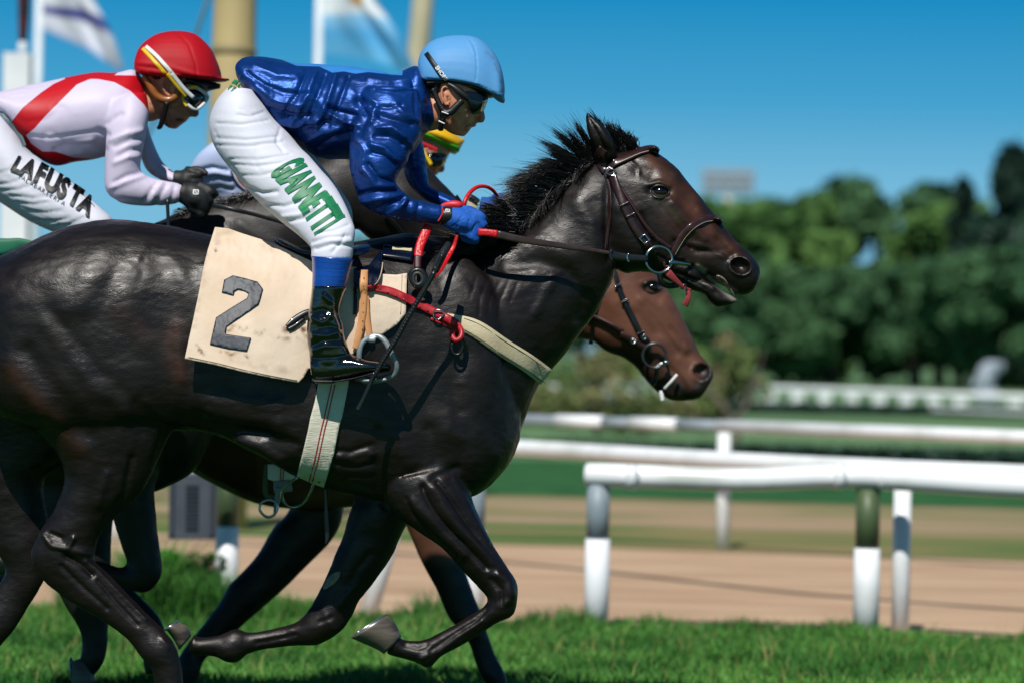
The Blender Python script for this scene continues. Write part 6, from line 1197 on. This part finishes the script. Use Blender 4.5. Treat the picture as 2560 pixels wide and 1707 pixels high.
# ---- brown bridle of the front horse
bd = thing('bridle', 'brown stitched leather bridle with silver bit rings on the black horse', 'bridle', W(px('C', [(1000, 500)]), -.1)[0], 'bridles')
put('crownpiece', strap('C', [(822, 225), (800, 262), (812, 300), (835, 340)], [50, 52, 54, 50], B0, off=.004, th=.004, sm=1), M_brown, bd)
bb = strap('C', [(845, 320), (880, 296), (940, 268), (1000, 240), (1050, 226), (1080, 228), (1098, 242)], [34, 36, 38, 38, 36, 34, 24], B0, off=.006, th=.006, sm=2); put('browband', bb, M_brown, bd)
put('browband', loft('C', [(1040, 210, 1050, 244, .06), (1075, 210, 1080, 244, .07), (1098, 222, 1098, 252, .05)], 0, n=20), M_brown, bd)
cp = strap('C', [(838, 320), (860, 350), (885, 410), (925, 505), (960, 580), (1000, 650), (1030, 690), (1055, 725), (1078, 755)], [46, 44, 42, 44, 44, 44, 44, 40, 34], B0, off=.006, th=.005, sm=3); put('cheekpiece', cp, M_brown, bd); BCP = bvh(cp)
put('throatlash', strap('C', [(822, 330), (845, 400), (852, 480), (850, 560), (842, 650), (835, 740)], 17, B0, off=.003, th=.003, sm=3), M_brown, bd)
nc = strap('C', [(872, 372), (930, 450), (990, 545), (1040, 620), (1085, 672), (1130, 705), (1160, 728)], [14, 14, 16, 20, 22, 22, 22], B0, off=.004, th=.004, sm=3); put('noseband_cheekpiece', nc, M_brown, bd)
nb = strap('C', [(1140, 815), (1168, 760), (1190, 715), (1225, 655), (1270, 612), (1320, 585), (1365, 575), (1402, 582)], [34, 34, 36, 38, 38, 38, 36, 26], B0, off=.005, th=.005, sm=2); put('noseband', nb, M_brown, bd); BNB = bvh(nb)
put('noseband', loft('C', [(1370, 562, 1376, 596, .055), (1398, 566, 1402, 602, .06), (1416, 580, 1417, 606, .04)], 0, n=20), M_brown, bd)
for a, pts in ((BNB, [(1182, 760), (1204, 720), (1238, 668), (1280, 625), (1330, 596), (1370, 588)]), (bvh(bb), [(900, 296), (950, 272), (1005, 248), (1050, 236)])): put('stitching', strap('C', pts, 2.4, a, off=.001, th=.0006, sm=1), M_stitch, bd)
for c_, an in (((858, 342), .5), ((1028, 680), .9)):
    q = [(c_[0] + math.cos(an + t) * 26, c_[1] + math.sin(an + t) * 24) for t in (.7, 2.4, 3.85, 5.6)]; put('buckle', ptube('C', q, hit(BCP, px('C', [c_]))[0] - .006, .0026, n=8, sub=1, closed=True), M_steel, bd)
for c_ in ((925, 505), (958, 560), (1060, 735)): put('keeper', strap('C', [(c_[0] - 22, c_[1] + 10), (c_[0], c_[1]), (c_[0] + 24, c_[1] - 12)], 12, BCP, off=.003, th=.003), M_brown, bd)
cr = [(1100 + 66 * math.cos(t), 783 + 66 * math.sin(t)) for t in np.linspace(0, 2 * math.pi, 17)[:-1]]
put('bit_ring', ptube('C', cr, [-.115 + .012 * math.cos(t) for t in np.linspace(0, 2 * math.pi, 17)[:-1]], .0042, n=10, closed=True), M_steel, bd)
put('bit', ptube('C', [(1150, 800), (1170, 796), (1215, 802), (1262, 808)], [-.11, -.105, -.085, -.06], [.007, .0075, .0065, .005], n=10), M_steel, bd)
put('chin_strap', ptube('C', [(1105, 850), (1112, 895), (1150, 915), (1195, 910)], [-.075, -.07, -.055, -.04], .009, n=10), M_blk, bd)
put('curb_loop', ptube('C', [(1126, 795), (1130, 815), (1150, 820), (1158, 800)], -.105, .0045, n=8), M_brown, bd)
put('tongue_tie', strap('C', [(1132, 830), (1155, 858), (1190, 892), (1225, 922), (1262, 936)], [34, 38, 26, 16, 10], None, y=[-.1, -.098, -.085, -.07, -.055], th=.003), mat('faded_red_strap', '#a33a40', '#8e3036', rough=.7, sc=40, bump=.5, bsc=200), bd)
put('tongue_tie', strap('C', [(1244, 935), (1248, 960), (1244, 985), (1230, 1014)], [22, 26, 28, 32], None, y=[-.06, -.06, -.058, -.05], th=.0025), bpy.data.materials['faded_red_strap'], bd)
put('buckle', ptube('C', [(1210, 905), (1236, 910), (1238, 932), (1212, 930)], -.078, .0022, n=6, sub=1, closed=True), M_brown, bd)
# far rein of the front horse is hidden by its neck

# ---- bay's bridle
b2 = thing('bridle', 'black leather bridle with ring bit and white tubes on the bay horse', 'bridle', W(px('C', [(950, 1000)]), Y2 - .1)[0], 'bridles')
put('cheekpiece', strap('C', [(868, 800), (885, 870), (905, 940), (935, 1010), (970, 1080), (1005, 1150), (1040, 1195)], [22, 24, 28, 30, 30, 32, 38], B2, off=.005, th=.006, sm=2), M_blk, b2)
for c_ in ((895, 912), (930, 990), (1010, 1150)): put('keeper', strap('C', [(c_[0] - 18, c_[1] + 8), (c_[0], c_[1]), (c_[0] + 18, c_[1] - 8)], 12, B2, off=.014, th=.004), M_blk, b2)
put('buckle', ptube('C', [(1012, 1168), (1028, 1160), (1036, 1176), (1020, 1186)], hit(B2, px('C', [(1024, 1172)]))[0] - .02, .003, n=6, sub=1, closed=True), M_steel, b2)
put('throatlash', strap('C', [(850, 830), (820, 930), (790, 1020), (768, 1110), (758, 1210)], 20, B2, off=.003, th=.003, sm=2), M_blk, b2)
put('rein', strap('C', [(738, 1055), (800, 1082), (860, 1112), (920, 1145)], [16, 20, 22, 26], B2, off=.012, th=.004, sm=3), M_brown, b2)
put('rein', strap('C', [(905, 1160), (950, 1182), (1000, 1212), (1060, 1238)], [34, 38, 36, 34], B2, off=.016, th=.006, sm=3), M_brown, b2)
put('buckle', ptube('C', [(962, 1180), (982, 1182), (978, 1206), (960, 1200)], hit(B2, px('C', [(970, 1195)]))[0] - .03, .003, n=6, sub=1, closed=True), M_steel, b2)
cr = [(1078 + 59 * math.cos(t), 1264 + 60 * math.sin(t)) for t in np.linspace(0, 2 * math.pi, 17)[:-1]]
put('bit_ring', ptube('C', cr, Y2 - .105, .0048, n=10, closed=True), mat('dull_steel', '#4a5054', rough=.3, metal=.8), b2)
put('bit', ball(W(px('C', [(1136, 1296)]), Y2 - .1)[0], (.012, .012, .008), 12), M_steel, b2); put('bit', ptube('C', [(1085, 1320), (1110, 1306), (1140, 1298)], Y2 - .1, .006, n=8), M_steel, b2)
put('strap', strap('C', [(1092, 1320), (1085, 1370), (1065, 1410)], [22, 24, 26], None, y=[Y2 - .085, Y2 - .08, Y2 - .06], th=.004), M_blk, b2)
put('tube', ptube('C', [(1128, 1430), (1160, 1395), (1192, 1358)], [Y2 - .07, Y2 - .085, Y2 - .085], .0052, n=10), M_whites, b2); put('tube', ptube('C', [(1108, 1440), (1115, 1465), (1118, 1490)], Y2 - .05, [.006, .0075, .007], n=10), M_whites, b2)

# ---- dark horse: reins and bridle strap, saddle cloth corner
r3 = thing('reins', 'thin black rein from the black glove of the red capped jockey along the dark neck', 'reins', W(px('A', [(1300, 1260)]), Y3 - .2)[0], 'reins')
put('leather', strap('P', [(530, 512), (580, 524), (640, 538), (720, 560), (760, 566)], [11, 11, 10, 9, 9], None, y=[Y3 - .2, Y3 - .22, Y3 - .21, Y3 - .2, Y3 - .2], th=.003), M_blk, r3)
put('leather', strap('P', [(418, 500), (420, 540), (421, 575)], 9, None, y=[Y3 - .22] * 3, th=.003), M_blk, r3)
b3 = thing('bridle', 'black bridle strap with silver buckles on the dark horse between the other two', 'bridle', W(px('B', [(1280, 1280)]), Y3 - .1)[0], 'bridles')
put('cheekpiece', strap('B', [(1190, 1180), (1240, 1230), (1290, 1290), (1345, 1335)], [34, 36, 38, 30], B3, off=.006, th=.006), M_blk, b3)
put('buckle', ptube('B', [(1290, 1290), (1330, 1300), (1355, 1345), (1320, 1330)], hit(B3, px('B', [(1320, 1310)]))[0] - .02, .003, n=6, sub=1, closed=True), M_steel, b3)
put('noseband', strap('B', [(1600, 1070), (1620, 1090), (1640, 1110)], [70, 60, 50], B3, off=.006, th=.006), M_blk, b3)
put('rope', join([ptube('B', [(1690, 1080 + 9 * i), (1720, 1088 + 9 * i), (1748, 1100 + 9 * i)], Y3 - .08, .0032, n=6) for i in range(5)]), M_cream_l, b3)
put('band', ptube('B', [(1700, 1062), (1730, 1078), (1752, 1096)], Y3 - .08, .011, n=8), M_blk, b3)
g3 = put('saddle_cloth', strap('A', [(-120, 1520), (0, 1515), (60, 1505), (130, 1490), (240, 1500)], [120, 110, 90, 60, 20], None, y=[Y3 - .3] * 5, th=.006), mat('green_cloth', '#0b6b4c', '#085a40', rough=.6, sc=9)); tag(g3, 'green saddle cloth edge behind the rump of the black horse at the left', 'saddle cloth')
SC.view_settings.exposure = 0.0
